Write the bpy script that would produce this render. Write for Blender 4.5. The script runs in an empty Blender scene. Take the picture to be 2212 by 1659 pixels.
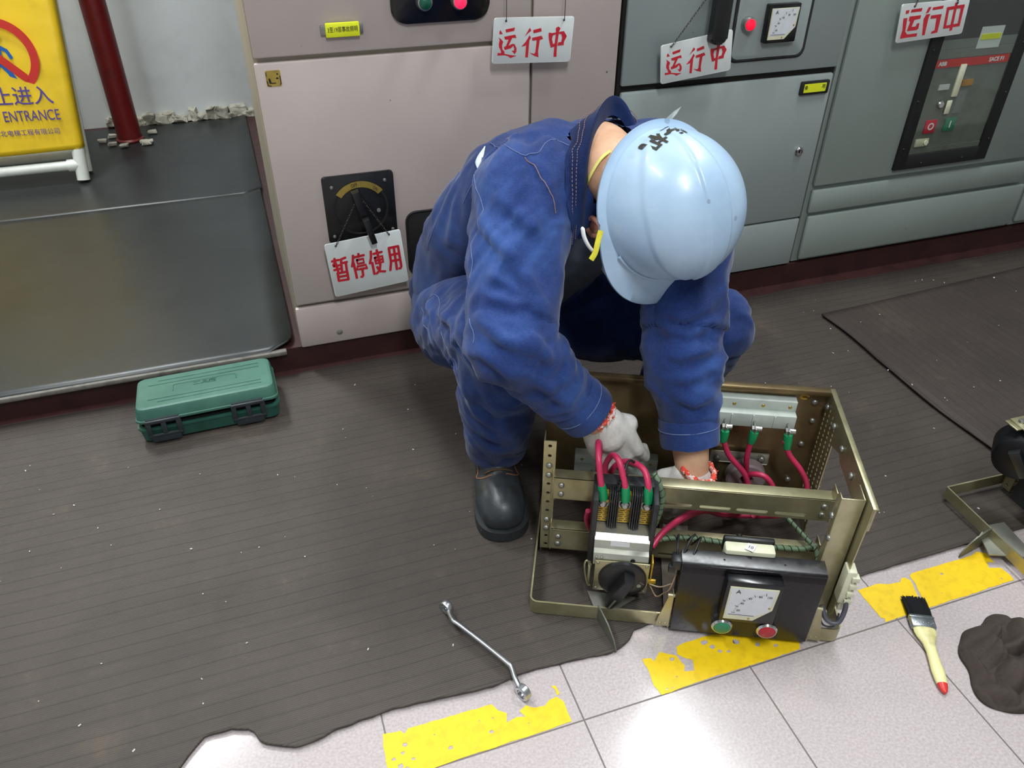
import bpy, bmesh, math, random
from mathutils import Vector, Matrix, noise
from mathutils.bvhtree import BVHTree
random.seed(7)
PI = math.pi
sc = bpy.context.scene
COL = sc.collection

# ------------------------------------------------------------------ camera
cam_data = bpy.data.cameras.new('camera')
cam_data.sensor_fit = 'HORIZONTAL'
cam_data.sensor_width = 36.0
cam_data.lens = 36.0 * 1725.39 / 2212
cam_data.clip_start = 0.02
cam = bpy.data.objects.new('camera', cam_data)
cam.location = (0, 0, 1.155)
cam.rotation_euler = (math.radians(53.80228), math.radians(-0.45083), math.radians(-18.79583))
COL.objects.link(cam)
sc.camera = cam

# ------------------------------------------------------------------ world, exposure
world = bpy.data.worlds.new('world')
sc.world = world
world.use_nodes = True
world.node_tree.nodes['Background'].inputs[0].default_value = (0.9, 0.95, 1.0, 1)
world.node_tree.nodes['Background'].inputs[1].default_value = 0.15
sc.view_settings.view_transform = 'Standard'
sc.view_settings.look = 'None'
sc.view_settings.exposure = 0.0
sc.view_settings.gamma = 1.0
sc.view_settings.use_curve_mapping = False

# ------------------------------------------------------------------ ceiling lamps (fluorescent troffers)
def area(name, loc, sx, sy, power, color=(0.93, 0.98, 1.0), rot=(0, 0, 0)):
    d = bpy.data.lights.new(name, 'AREA')
    d.shape = 'RECTANGLE'; d.size = sx; d.size_y = sy; d.energy = power; d.color = color
    o = bpy.data.objects.new(name, d); o.location = loc; o.rotation_euler = rot
    COL.objects.link(o)
    return o
area('ceiling_lamp', (1.44, 1.42, 2.66), 0.24, 1.1, 46)
area('ceiling_lamp', (-0.95, 1.35, 2.66), 0.24, 1.1, 34)
area('ceiling_lamp', (0.2, -0.5, 2.66), 0.24, 1.1, 60)
area('ceiling_lamp', (-0.75, 3.0, 2.66), 0.24, 0.8, 64)

# ------------------------------------------------------------------ helpers
def srgb(r, g, b):
    f = lambda c: (c / 12.92 if c <= 0.04045 else ((c + 0.055) / 1.055) ** 2.4)
    return (f(r / 255), f(g / 255), f(b / 255), 1)

class NT:
    """small helper around a material node tree"""
    def __init__(self, name):
        self.m = bpy.data.materials.new(name); self.m.use_nodes = True
        self.t = self.m.node_tree; self.n = self.t.nodes
        self.b = self.n['Principled BSDF']
    def node(self, kind, **kw):
        x = self.n.new(kind)
        for k, v in kw.items():
            setattr(x, k, v)
        return x
    def link(self, a, b): self.t.links.new(a, b)
    def coord(self, scale=(1, 1, 1), out='Object'):
        tc = self.node('ShaderNodeTexCoord'); mp = self.node('ShaderNodeMapping')
        mp.inputs['Scale'].default_value = scale
        self.link(tc.outputs[out], mp.inputs['Vector'])
        return mp.outputs['Vector']
    def noise(self, scale, detail=4, vec=None, rough=0.6):
        x = self.node('ShaderNodeTexNoise'); x.inputs['Scale'].default_value = scale
        x.inputs['Detail'].default_value = detail; x.inputs['Roughness'].default_value = rough
        if vec is not None: self.link(vec, x.inputs['Vector'])
        return x.outputs['Fac']
    def ramp(self, fac, stops):
        x = self.node('ShaderNodeValToRGB'); e = x.color_ramp.elements
        while len(e) < len(stops): e.new(0.5)
        for el, (p, c) in zip(e, stops): el.position = p; el.color = c
        self.link(fac, x.inputs['Fac'])
        return x.outputs['Color']
    def mix(self, fac, a, b, mode='MIX'):
        x = self.node('ShaderNodeMix', data_type='RGBA', blend_type=mode)
        for sock, v in ((x.inputs[0], fac), (x.inputs[6], a), (x.inputs[7], b)):
            if hasattr(v, 'links'): self.link(v, sock)
            else: sock.default_value = v
        return x.outputs[2]
    def math(self, op, a, b=0.0):
        x = self.node('ShaderNodeMath', operation=op)
        for i, v in enumerate((a, b)):
            if hasattr(v, 'links'): self.link(v, x.inputs[i])
            else: x.inputs[i].default_value = v
        return x.outputs[0]
    def bump(self, h, strength=0.3, dist=0.001, prev=None):
        x = self.node('ShaderNodeBump'); x.inputs['Strength'].default_value = strength
        x.inputs['Distance'].default_value = dist
        self.link(h, x.inputs['Height'])
        if prev is not None: self.link(prev, x.inputs['Normal'])
        return x.outputs['Normal']
    def set(self, **kw):
        for k, v in kw.items():
            s = self.b.inputs[k.replace('_', ' ')]
            if hasattr(v, 'links'): self.link(v, s)
            else: s.default_value = v
        return self.m

def plain(name, col, rough=0.5, metal=0.0, dirt=0.12, dscale=30.0, bump=0.0, spec=0.5, dcol=None, coat=0.0):
    t = NT(name)
    v = t.coord()
    f = t.noise(dscale, 5, v)
    dc = dcol or tuple(c * (1 - 2.2 * dirt) for c in col[:3]) + (1,)
    lc = tuple(min(1, c * (1 + 0.6 * dirt)) for c in col[:3]) + (1,)
    c = t.ramp(f, [(0.3, dc), (0.52, col), (0.75, lc)])
    r = t.math('ADD', t.math('MULTIPLY', t.noise(dscale * 2.3, 3, v), 0.2), rough - 0.1)
    t.set(Base_Color=c, Roughness=r, Metallic=metal, Specular_IOR_Level=spec, Coat_Weight=coat)
    if bump:
        t.set(Normal=t.bump(t.noise(dscale * 6, 3, v), bump, 0.002))
    return t.m

def emis(name, col, strength):
    t = NT(name)
    t.set(Base_Color=col, Emission_Color=col, Emission_Strength=strength, Roughness=0.3)
    return t.m

# bmesh shape builders -------------------------------------------------------
def xf(bm, verts, M):
    if M is not None: bmesh.ops.transform(bm, matrix=M, verts=verts)

def add_box(bm, c, s, bev=0.0, M=None, seg=2):
    r = bmesh.ops.create_cube(bm, size=1.0)
    vs = r['verts']
    for v in vs: v.co = Vector((v.co.x * s[0] + c[0], v.co.y * s[1] + c[1], v.co.z * s[2] + c[2]))
    if bev:
        es = list({e for v in vs for e in v.link_edges})
        g = bmesh.ops.bevel(bm, geom=es, offset=bev, segments=seg, profile=0.5, affect='EDGES')
        vs = list({v for f in g['faces'] for v in f.verts} | {v for v in vs if v.is_valid})
        vs = list({v for v0 in vs for f in v0.link_faces for v in f.verts})
    xf(bm, vs, M)
    return vs

def add_prism(bm, pts, z0, z1, M=None, bev=0.0):
    """polygon in local xy extruded from z0 to z1"""
    a = sum(pts[i][0] * pts[(i + 1) % len(pts)][1] - pts[(i + 1) % len(pts)][0] * pts[i][1] for i in range(len(pts)))
    if a < 0: pts = pts[::-1]
    lo = [bm.verts.new((x, y, z0)) for x, y in pts]; hi = [bm.verts.new((x, y, z1)) for x, y in pts]
    n = len(pts)
    fs = [bm.faces.new(lo[::-1]), bm.faces.new(hi)]
    for i in range(n):
        fs.append(bm.faces.new((lo[i], lo[(i + 1) % n], hi[(i + 1) % n], hi[i])))
    vs = lo + hi
    if bev:
        g = bmesh.ops.bevel(bm, geom=list(fs[1].edges), offset=bev, segments=2, profile=0.5, affect='EDGES')
        vs = [v for v in vs if v.is_valid] + [v for f in g['faces'] for v in f.verts]
        vs = list({v for v0 in vs if v0.is_valid for f in v0.link_faces for v in f.verts})
    xf(bm, vs, M)
    return vs

def add_lathe(bm, prof, M=None, seg=24):
    """prof: list of (r, z) spun about local z"""
    rings = []; vs = []
    for r, z in prof:
        if r < 1e-6:
            ring = [bm.verts.new((0, 0, z))]
        else:
            ring = [bm.verts.new((r * math.cos(2 * PI * i / seg), r * math.sin(2 * PI * i / seg), z)) for i in range(seg)]
        rings.append(ring); vs += ring
    for a, b in zip(rings, rings[1:]):
        for i in range(seg):
            j = (i + 1) % seg
            if len(a) == 1 and len(b) == 1: continue
            if len(a) == 1: bm.faces.new((a[0], b[j], b[i]))
            elif len(b) == 1: bm.faces.new((a[i], a[j], b[0]))
            else: bm.faces.new((a[i], a[j], b[j], b[i]))
    xf(bm, vs, M)
    return vs

def frame_of(d):
    d = d.normalized()
    a = Vector((0, 0, 1)) if abs(d.z) < 0.9 else Vector((1, 0, 0))
    x = a.cross(d).normalized(); y = d.cross(x)
    return x, y, d

def add_tube(bm, pts, rad, seg=10, cap=True, M=None, flat=1.0):
    """tube along a polyline; rad number or list"""
    pts = [Vector(p) for p in pts]
    n = len(pts); rad = rad if isinstance(rad, (list, tuple)) else [rad] * n
    rings = []; vs = []
    px = None
    for i, p in enumerate(pts):
        d = (pts[min(i + 1, n - 1)] - pts[max(i - 1, 0)])
        if d.length < 1e-9: d = Vector((0, 0, 1))
        d.normalize()
        if px is None: x, y, _ = frame_of(d)
        else:
            x = (px - d * px.dot(d))
            x = x.normalized() if x.length > 1e-6 else frame_of(d)[0]
            y = d.cross(x)
        px = x
        ring = [bm.verts.new(p + x * (rad[i] * math.cos(2 * PI * k / seg)) + y * (rad[i] * flat * math.sin(2 * PI * k / seg))) for k in range(seg)]
        rings.append(ring); vs += ring
    for a, b in zip(rings, rings[1:]):
        for k in range(seg):
            j = (k + 1) % seg
            bm.faces.new((a[k], a[j], b[j], b[k]))
    if cap:
        bm.faces.new(rings[0][::-1]); bm.faces.new(rings[-1])
    xf(bm, vs, M)
    return vs

def smooth_path(pts, n=6):
    """Catmull-Rom through pts"""
    P = [Vector(p) for p in pts]; P = [P[0] * 2 - P[1]] + P + [P[-1] * 2 - P[-2]]
    out = []
    for i in range(1, len(P) - 2):
        for k in range(n):
            t = k / n
            a, b, c, d = P[i - 1], P[i], P[i + 1], P[i + 2]
            out.append(0.5 * ((2 * b) + (c - a) * t + (2 * a - 5 * b + 4 * c - d) * t * t + (3 * b - a - 3 * c + d) * t ** 3))
    out.append(P[-2])
    return out

def add_poly(bm, pts, M=None):
    vs = [bm.verts.new((p[0], p[1], 0)) for p in pts]
    f = bm.faces.new(vs)
    bmesh.ops.triangulate(bm, faces=[f])
    xf(bm, vs, M)
    return vs

def add_ribbon(bm, pts, w, M=None):
    """flat brush stroke with round-ish ends in local xy"""
    P = [Vector((p[0], p[1])) for p in pts]
    n = len(P); L = []; R = []
    for i, p in enumerate(P):
        d = (P[min(i + 1, n - 1)] - P[max(i - 1, 0)]).normalized()
        nn = Vector((-d.y, d.x)) * w / 2
        if i in (0, n - 1):
            e = -d if i == 0 else d
            seq = [p + nn, p + nn * 0.7 + e * w * 0.35, p - nn * 0.7 + e * w * 0.35, p - nn]
            if i == 0: L += [seq[1], seq[0]]; R += [seq[2], seq[3]]
            else: L += [seq[0], seq[1]]; R += [seq[3], seq[2]]
        else: L.append(p + nn); R.append(p - nn)
    vs = []
    lv = [bm.verts.new((q.x, q.y, 0)) for q in L]; rv = [bm.verts.new((q.x, q.y, 0)) for q in R]
    for i in range(len(lv) - 1):
        bm.faces.new((rv[i], rv[i + 1], lv[i + 1], lv[i]))
    vs = lv + rv
    xf(bm, vs, M)
    return vs

def add_holes(bm, cells, t, M=None, seg=8):
    """plate in local xy (thickness t downwards in z) made of cells (x0,x1,y0,y1,rx,ry); rx=0 -> no hole"""
    vs0 = []
    for x0, x1, y0, y1, rx, ry in cells:
        cx, cy = (x0 + x1) / 2, (y0 + y1) / 2
        if rx <= 0:
            o = [bm.verts.new((x, y, 0)) for x, y in ((x0, y0), (x1, y0), (x1, y1), (x0, y1))]
            q = [bm.verts.new((v.co.x, v.co.y, -t)) for v in o]
            bm.faces.new(o); bm.faces.new(q[::-1])
            for i in range(4): bm.faces.new((q[i], q[(i + 1) % 4], o[(i + 1) % 4], o[i]))
            vs0 += o + q; continue
        hx, hy = (x1 - x0) / 2, (y1 - y0) / 2
        inn = []; out = []
        r = min(rx, ry)
        for k in range(16):
            a = 2 * PI * k / 16 + PI / 16
            ix = r * math.cos(a) + (rx - r) * (1 if math.cos(a) > 0 else -1)
            iy = r * math.sin(a) + (ry - r) * (1 if math.sin(a) > 0 else -1)
            inn.append((cx + ix, cy + iy))
            s = max(abs(math.cos(a)), abs(math.sin(a)))
            out.append([cx + hx * math.cos(a) / s, cy + hy * math.sin(a) / s])
        # snap the outer points next to a corner onto it
        for sx in (-1, 1):
            for sy in (-1, 1):
                k = min(range(16), key=lambda k: (out[k][0] - cx - sx * hx) ** 2 / hx ** 2 + (out[k][1] - cy - sy * hy) ** 2 / hy ** 2)
                out[k] = [cx + sx * hx, cy + sy * hy]
        iv = [bm.verts.new((x, y, 0)) for x, y in inn]; ov = [bm.verts.new((x, y, 0)) for x, y in out]
        ib = [bm.verts.new((x, y, -t)) for x, y in inn]; ob = [bm.verts.new((x, y, -t)) for x, y in out]
        for k in range(16):
            j = (k + 1) % 16
            bm.faces.new((iv[j], iv[k], ov[k], ov[j])); bm.faces.new((ib[k], ib[j], ob[j], ob[k]))
            bm.faces.new((iv[k], iv[j], ib[j], ib[k])); bm.faces.new((ob[k], ob[j], ov[j], ov[k]))
        vs0 += iv + ov + ib + ob
    xf(bm, vs0, M)
    return vs0

def link_mesh(name, bm_or_me, mat, parent=None, smooth=35.0, M=None):
    if isinstance(bm_or_me, bmesh.types.BMesh):
        bm = bm_or_me
        bmesh.ops.recalc_face_normals(bm, faces=bm.faces)
        me = bpy.data.meshes.new(name); bm.to_mesh(me); bm.free()
    else: me = bm_or_me
    if mat is not None:
        me.materials.clear()
        for m in (mat if isinstance(mat, (list, tuple)) else [mat]): me.materials.append(m)
    o = bpy.data.objects.new(name, me); COL.objects.link(o)
    if parent is not None: o.parent = parent
    if M is not None: o.matrix_local = M
    if smooth:
        for p in me.polygons: p.use_smooth = True
        try: me.set_sharp_from_angle(angle=math.radians(smooth))
        except Exception: pass
    return o

def copy_obj(o, name, parent, M):
    c = o.copy(); c.name = name; COL.objects.link(c); c.parent = parent; c.matrix_local = M
    return c

def tag(o, label, cat, group=None, kind=None):
    o['label'] = label; o['category'] = cat
    if group: o['group'] = group
    if kind: o['kind'] = kind
    return o

def thing(name, label, cat, loc=(0, 0, 0), rz=0.0, group=None):
    o = bpy.data.objects.new(name, None); COL.objects.link(o)
    o.empty_display_size = 0.05; o.location = loc; o.rotation_euler = (0, 0, rz)
    return tag(o, label, cat, group)

def structure(o):
    o['kind'] = 'structure'; return o

def nb(): return bmesh.new()
def T(x, y, z): return Matrix.Translation((x, y, z))
def RX(a): return Matrix.Rotation(a, 4, 'X')
def RY(a): return Matrix.Rotation(a, 4, 'Y')
def RZ(a): return Matrix.Rotation(a, 4, 'Z')
FRONT = RX(PI / 2)          # local xy -> world xz, local +z -> world -y (towards the aisle)

def boxobj(name, c, s, mat, parent=None, bev=0.0, M=None):
    b = nb(); add_box(b, c, s, bev, M); return link_mesh(name, b, mat, parent)

def text_mesh(body, size, extrude=0.0003, bold=0.0, sx=1.0, spacing=1.0):
    cu = bpy.data.curves.new('lettering', 'FONT')
    cu.body = body; cu.size = size; cu.extrude = extrude; cu.offset = bold
    cu.align_x = 'CENTER'; cu.align_y = 'CENTER'; cu.space_character = spacing
    o = bpy.data.objects.new('lettering', cu); COL.objects.link(o)
    bpy.context.view_layer.update()
    dg = bpy.context.evaluated_depsgraph_get()
    me = bpy.data.meshes.new_from_object(o.evaluated_get(dg))
    bpy.data.objects.remove(o); bpy.data.curves.remove(cu)
    for v in me.vertices: v.co.x *= sx
    return me

def text(name, body, size, mat, parent, M, **kw):
    return link_mesh(name, text_mesh(body, size, **kw), mat, parent, smooth=0, M=M)

def thicken(o, t, offset=0.0):
    m = o.modifiers.new('thickness', 'SOLIDIFY'); m.thickness = t; m.offset = offset
    return o

def evaluated(o):
    bpy.context.view_layer.update()
    dg = bpy.context.evaluated_depsgraph_get()
    return bpy.data.meshes.new_from_object(o.evaluated_get(dg))

# ------------------------------------------------------------------ materials
def cabinet_paint(name, col, scuff):
    t = NT(name); v = t.coord()
    base = t.ramp(t.noise(3.0, 3, v), [(0.3, tuple(c * 0.93 for c in col[:3]) + (1,)), (0.7, tuple(min(1, c * 1.05) for c in col[:3]) + (1,))])
    st = t.ramp(t.noise(26, 6, v, 0.7), [(0.66, (0, 0, 0, 1)), (0.76, (1, 1, 1, 1))])
    c = t.mix(t.math('MULTIPLY', st, 0.35), base, scuff)
    # small chips of missing paint
    vo = t.node('ShaderNodeTexVoronoi'); vo.inputs['Scale'].default_value = 22
    t.link(v, vo.inputs['Vector'])
    chip = t.math('LESS_THAN', t.math('ADD', vo.outputs['Distance'], t.math('MULTIPLY', t.noise(90, 3, v), 0.06)), t.math('MULTIPLY', t.math('SUBTRACT', t.noise(5, 2, v), 0.36), 0.32))
    c = t.mix(t.math('MULTIPLY', chip, 0.7), c, srgb(60, 48, 42))
    n = t.bump(t.noise(420, 2, v), 0.12, 0.0006)
    return t.set(Base_Color=c, Roughness=0.42, Normal=n)
M_PINK = cabinet_paint('pinkish_cabinet_enamel', srgb(178, 164, 159), srgb(150, 126, 112))
M_PINKSIDE = cabinet_paint('cream_cabinet_side_paint', srgb(170, 160, 142), srgb(120, 104, 84))
M_GREY = cabinet_paint('grey_cabinet_enamel', srgb(142, 151, 149), srgb(116, 120, 110))
M_GREY2 = cabinet_paint('grey_green_cabinet_enamel', srgb(136, 146, 140), srgb(122, 120, 100))
M_DARKGAP = plain('dark_seam', srgb(26, 22, 20), 0.8)
M_BLACK = plain('black_plastic', srgb(22, 22, 24), 0.4, dirt=0.2)
M_BLACKGLOSS = plain('black_gloss_plastic', srgb(14, 14, 16), 0.22, dirt=0.15)
M_BLACKMATT = plain('matt_black', srgb(12, 11, 11), 0.75, dirt=0.1)
M_WHITE = plain('white_plastic', srgb(214, 218, 216), 0.4, dirt=0.04, dscale=12)
M_CREAM = plain('cream_plastic', srgb(206, 205, 178), 0.45, dirt=0.06)
M_RED = plain('red_lettering', srgb(190, 28, 44), 0.5, dirt=0.05)
M_REDBAND = plain('red_band', srgb(205, 42, 34), 0.4, dirt=0.04)
M_YLABEL = plain('fluorescent_yellow_label', srgb(218, 224, 28), 0.5, dirt=0.05)
M_INK = plain('black_ink', srgb(44, 42, 30), 0.6)
M_BRASS = plain('aged_brass', srgb(172, 148, 72), 0.4, 0.6, dirt=0.15, dscale=60)
M_STEEL = plain('steel', srgb(176, 176, 172), 0.3, 0.9, dirt=0.12, dscale=50)
M_CHROME = plain('chrome', srgb(205, 205, 205), 0.15, 1.0, dirt=0.06)
M_CHAIN = plain('dull_chain_metal', srgb(70, 66, 60), 0.45, 0.7)
M_SCREW = plain('zinc_screw', srgb(150, 150, 145), 0.4, 0.8)
M_GREENBTN = plain('green_lens', srgb(40, 120, 84), 0.3, dirt=0.06)
M_DARKGREEN = plain('unlit_green_lens', srgb(16, 78, 58), 0.3, dirt=0.06)
M_REDBTN = plain('red_lens', srgb(168, 30, 42), 0.3, dirt=0.06)
M_REDLIT = emis('lit_red_lamp', srgb(255, 30, 66), 1.7)
M_REDLIT2 = emis('lit_crimson_lamp', srgb(240, 16, 52), 0.7)
M_METERFACE = plain('meter_scale_card', srgb(205, 208, 214), 0.3, dirt=0.03)
M_METERINK = plain('faded_meter_print', srgb(92, 92, 94), 0.6)
M_GREYPLASTIC = plain('grey_breaker_plastic', srgb(112, 116, 108), 0.5, dirt=0.1)

def mat_glass():
    t = NT('clear_window_glass')
    gl = t.node('ShaderNodeBsdfGlossy'); gl.inputs['Roughness'].default_value = 0.05
    tr = t.node('ShaderNodeBsdfTransparent'); tr.inputs['Color'].default_value = (0.88, 0.9, 0.88, 1)
    mx = t.node('ShaderNodeMixShader')
    mx.inputs[0].default_value = 0.06; t.link(tr.outputs[0], mx.inputs[1]); t.link(gl.outputs[0], mx.inputs[2])
    t.link(mx.outputs[0], t.n['Material Output'].inputs['Surface'])
    return t.m
M_GLASS = mat_glass()

def mat_ribbed(name, axis, c0, c1, pitch=0.0036):
    """ribbed rubber: fine ribs along one direction, dust and scuffs"""
    t = NT(name); tc = t.node('ShaderNodeTexCoord')
    dist = t.node('ShaderNodeTexNoise'); dist.inputs['Scale'].default_value = 3.5; dist.inputs['Detail'].default_value = 2
    t.link(tc.outputs['Object'], dist.inputs['Vector'])
    sep = t.node('ShaderNodeSeparateXYZ'); t.link(tc.outputs['Object'], sep.inputs[0])
    y = t.math('ADD', sep.outputs[axis], t.math('MULTIPLY', dist.outputs['Fac'], 0.012))
    rib = t.math('SINE', t.math('MULTIPLY', y, 2 * PI / pitch))
    wide = t.math('SINE', t.math('MULTIPLY', y, 2 * PI / 0.0262))
    groove = t.ramp(t.math('ADD', t.math('MULTIPLY', wide, 0.5), 0.5), [(0.0, (1, 1, 1, 1)), (0.10, (0, 0, 0, 1))])
    v = t.coord()
    base = t.ramp(t.noise(2.2, 6, v, 0.65), [(0.3, c0), (0.7, c1)])
    st = t.coord((6, 45, 20) if axis == 1 else (45, 6, 20))
    streak = t.ramp(t.noise(1.0, 6, st, 0.75), [(0.52, (0, 0, 0, 1)), (0.75, (1, 1, 1, 1))])
    c = t.mix(t.math('MULTIPLY', streak, 0.35), base, srgb(92, 82, 73))
    dust = t.ramp(t.noise(9, 6, v, 0.8), [(0.62, (0, 0, 0, 1)), (0.8, (1, 1, 1, 1))])
    c = t.mix(t.math('MULTIPLY', dust, 0.4), c, srgb(108, 96, 80))
    big = t.ramp(t.noise(4.5, 6, v, 0.7), [(0.58, (0, 0, 0, 1)), (0.74, (1, 1, 1, 1))])
    c = t.mix(t.math('MULTIPLY', t.math('MULTIPLY', big, t.noise(60, 4, v, 0.8)), 0.55), c, srgb(126, 110, 88))
    c = t.mix(t.math('MULTIPLY', groove, 0.28), c, srgb(34, 30, 28))
    ribc = t.math('MULTIPLY', t.math('ADD', t.math('MULTIPLY', rib, -0.5), 0.5), 0.35)
    c = t.mix(ribc, c, srgb(40, 35, 32))
    n = t.bump(rib, 0.35, 0.0007)
    n = t.bump(t.math('MULTIPLY', groove, -1.0), 0.4, 0.001, n)
    return t.set(Base_Color=c, Roughness=0.6, Normal=n, Specular_IOR_Level=0.35)
M_MAT = mat_ribbed('ribbed_brown_rubber', 1, srgb(62, 55, 50), srgb(82, 73, 67))
M_MAT2 = mat_ribbed('ribbed_dark_rubber', 0, srgb(58, 49, 46), srgb(75, 65, 60))

def mat_sheet():
    t = NT('smooth_black_rubber'); v = t.coord()
    c = t.ramp(t.noise(2.5, 6, v, 0.65), [(0.3, srgb(30, 32, 32)), (0.7, srgb(42, 45, 45))])
    sc_ = t.ramp(t.noise(1.0, 7, t.coord((26, 26, 5)), 0.8), [(0.64, (0, 0, 0, 1)), (0.78, (1, 1, 1, 1))])
    c = t.mix(t.math('MULTIPLY', sc_, 0.3), c, srgb(96, 98, 94))
    r = t.math('ADD', t.math('MULTIPLY', t.noise(8, 4, v), 0.15), 0.28)
    return t.set(Base_Color=c, Roughness=r, Specular_IOR_Level=0.4, Normal=t.bump(t.noise(14, 3, v), 0.08, 0.004))
M_SHEET = mat_sheet()

def mat_tile():
    t = NT('pale_pink_glazed_tile'); tc = t.node('ShaderNodeTexCoord')
    sep = t.node('ShaderNodeSeparateXYZ'); t.link(tc.outputs['Object'], sep.inputs[0])
    P = 0.2975
    def grout(sock, off):
        f = t.math('FRACT', t.math('DIVIDE', t.math('ADD', sock, 30 * P - off), P))
        d = t.math('MINIMUM', f, t.math('SUBTRACT', 1.0, f))
        return t.math('LESS_THAN', d, 0.0045)
    g = t.math('MAXIMUM', grout(sep.outputs[0], 0.3385), grout(sep.outputs[1], 0.618))
    v = t.coord()
    c = t.ramp(t.noise(240, 3, v), [(0.35, srgb(170, 158, 158)), (0.65, srgb(187, 177, 176))])
    c = t.mix(t.math('MULTIPLY', t.ramp(t.noise(5, 5, v), [(0.5, (0, 0, 0, 1)), (0.8, (1, 1, 1, 1))]), 0.25), c, srgb(178, 166, 162))
    c = t.mix(g, c, srgb(104, 96, 92))
    r = t.math('ADD', t.math('MULTIPLY', t.noise(160, 2, v), 0.08), 0.13)
    r = t.math('ADD', r, t.math('MULTIPLY', g, 0.4))
    n = t.bump(t.math('MULTIPLY', g, -1.0), 0.5, 0.001)
    n = t.bump(t.noise(300, 2, v), 0.05, 0.0005, n)
    return t.set(Base_Color=c, Roughness=r, Normal=n)
M_TILE = mat_tile()
M_MAROON = plain('maroon_floor_paint', srgb(54, 26, 25), 0.5, dirt=0.2, dscale=14)
M_WALL = plain('white_wall_paint', srgb(206, 210, 210), 0.6, dirt=0.05, dscale=5, bump=0.05)
M_CEIL = plain('ceiling_white', srgb(215, 215, 212), 0.8, dirt=0.03)
M_PLASTER = plain('crumbled_plaster', srgb(172, 168, 154), 0.85, dirt=0.2, dscale=40, bump=0.5)
M_PIPE = plain('red_pipe_enamel', srgb(108, 18, 20), 0.4, dirt=0.1, dscale=20)
M_TAPE = plain('yellow_floor_tape', srgb(232, 194, 10), 0.5, dirt=0.02, dscale=60, dcol=srgb(216, 178, 12))
M_PVC = plain('white_pvc_pipe', srgb(220, 222, 214), 0.35, dirt=0.05)
M_BANNER = plain('yellow_banner_vinyl', srgb(226, 188, 24), 0.4, dirt=0.08, dscale=8)
M_BANRED = plain('banner_red_print', srgb(204, 50, 38), 0.45, dirt=0.05)
M_BANBLUE = plain('banner_blue_print', srgb(28, 98, 178), 0.45, dirt=0.05)
M_BANPURPLE = plain('banner_violet_print', srgb(92, 74, 150), 0.45, dirt=0.1)
M_EDGE = plain('worn_grey_edge', srgb(112, 108, 100), 0.7, dirt=0.2, dscale=40)

# ------------------------------------------------------------------ the room
def slab(name, x0, x1, y0, y1, z0, z1, mat):
    return structure(boxobj(name, ((x0 + x1) / 2, (y0 + y1) / 2, (z0 + z1) / 2), (x1 - x0, y1 - y0, z1 - z0), mat))
FRONT_Y = 1.709
KERB = 0.064
slab('floor', -3.0, 3.6, -2.6, 1.715, -0.05, 0.0, M_TILE)
slab('floor_platform', -3.0, 3.6, 1.718, 3.7, -0.05, KERB, M_MAROON)
slab('trim_1', -3.0, 3.6, 1.52, 1.7179, 0.0, 0.0015, M_MAROON)       # painted strip along the kerb
slab('wall_back', -3.0, 3.6, 3.6, 3.7, 0.0, 2.8, M_WALL)
slab('wall_left', -3.1, -3.0, -2.6, 3.7, 0.0, 2.8, M_WALL)
slab('wall_right', 3.6, 3.7, -2.6, 3.7, 0.0, 2.8, M_WALL)
slab('wall_front', -3.0, 3.6, -2.7, -2.6, 0.0, 2.8, M_WALL)
slab('ceiling', -3.1, 3.7, -2.7, 3.7, 2.8, 2.9, M_CEIL)

# crumbling plaster along the foot of the back wall
b = nb()
random.seed(3)
x = -0.5
while x < 0.06:
    w = random.uniform(0.015, 0.05); h = random.uniform(0.015, 0.05)
    add_box(b, (x + w / 2, 3.588, KERB + h / 2), (w * 1.3, random.uniform(0.02, 0.05), h), 0.004, RZ(0) )
    x += w * 0.8
bmesh.ops.subdivide_edges(b, edges=b.edges[:], cuts=2, use_grid_fill=True)
for v in b.verts: v.co += noise.noise_vector(v.co * 60) * 0.009 + noise.noise_vector(v.co * 19) * 0.012
structure(link_mesh('baseboard_back', b, M_PLASTER, smooth=0))

# ------------------------------------------------------------------ rubber sheets on the platform
def sheet(name, x0, x1, y0, y1, z, label, curl=True, corner=0.05):
    b = nb(); nx, ny = 40, 40
    g = []
    for i in range(nx + 1):
        row = []
        for j in range(ny + 1):
            X = x0 + (x1 - x0) * i / nx; Yy = y0 + (y1 - y0) * j / ny
            zz = z + 0.0015 * noise.noise((X * 4, Yy * 4, 1))
            if curl and x1 - X < 0.05: zz += 0.02 * (1 - (x1 - X) / 0.05) ** 2 * (0.6 + 0.4 * noise.noise((Yy * 3, 0, 0)))
            # rounded front right corner
            if corner and X > x1 - corner and Yy < y0 + corner:
                cx, cy = x1 - corner, y0 + corner
                dx, dy = X - cx, cy - Yy
                m = max(dx, dy); r = math.hypot(dx, dy)
                if r > 1e-6: X = cx + dx * m / r; Yy = cy - dy * m / r
            row.append(b.verts.new((X, Yy, zz)))
        g.append(row)
    for i in range(nx):
        for j in range(ny): b.faces.new((g[i][j], g[i + 1][j], g[i + 1][j + 1], g[i][j + 1]))
    return tag(thicken(link_mesh(name, b, M_SHEET, smooth=60), 0.004), label, 'rubber sheet')
sheet('rubber_sheet', -2.4, 0.03, 1.712, 2.72, KERB + 0.002, 'smooth black rubber sheet on the platform edge behind the green tool case')
sheet('rubber_sheet', -2.4, 0.035, 2.724, 3.56, KERB + 0.002, 'smooth black rubber sheet under the yellow sign and red pipe', curl=True, corner=0)
b = nb(); add_box(b, (-1.19, 1.712, KERB - 0.003), (2.4, 0.016, 0.012), 0.003)
structure(link_mesh('trim_2', b, M_EDGE))

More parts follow.
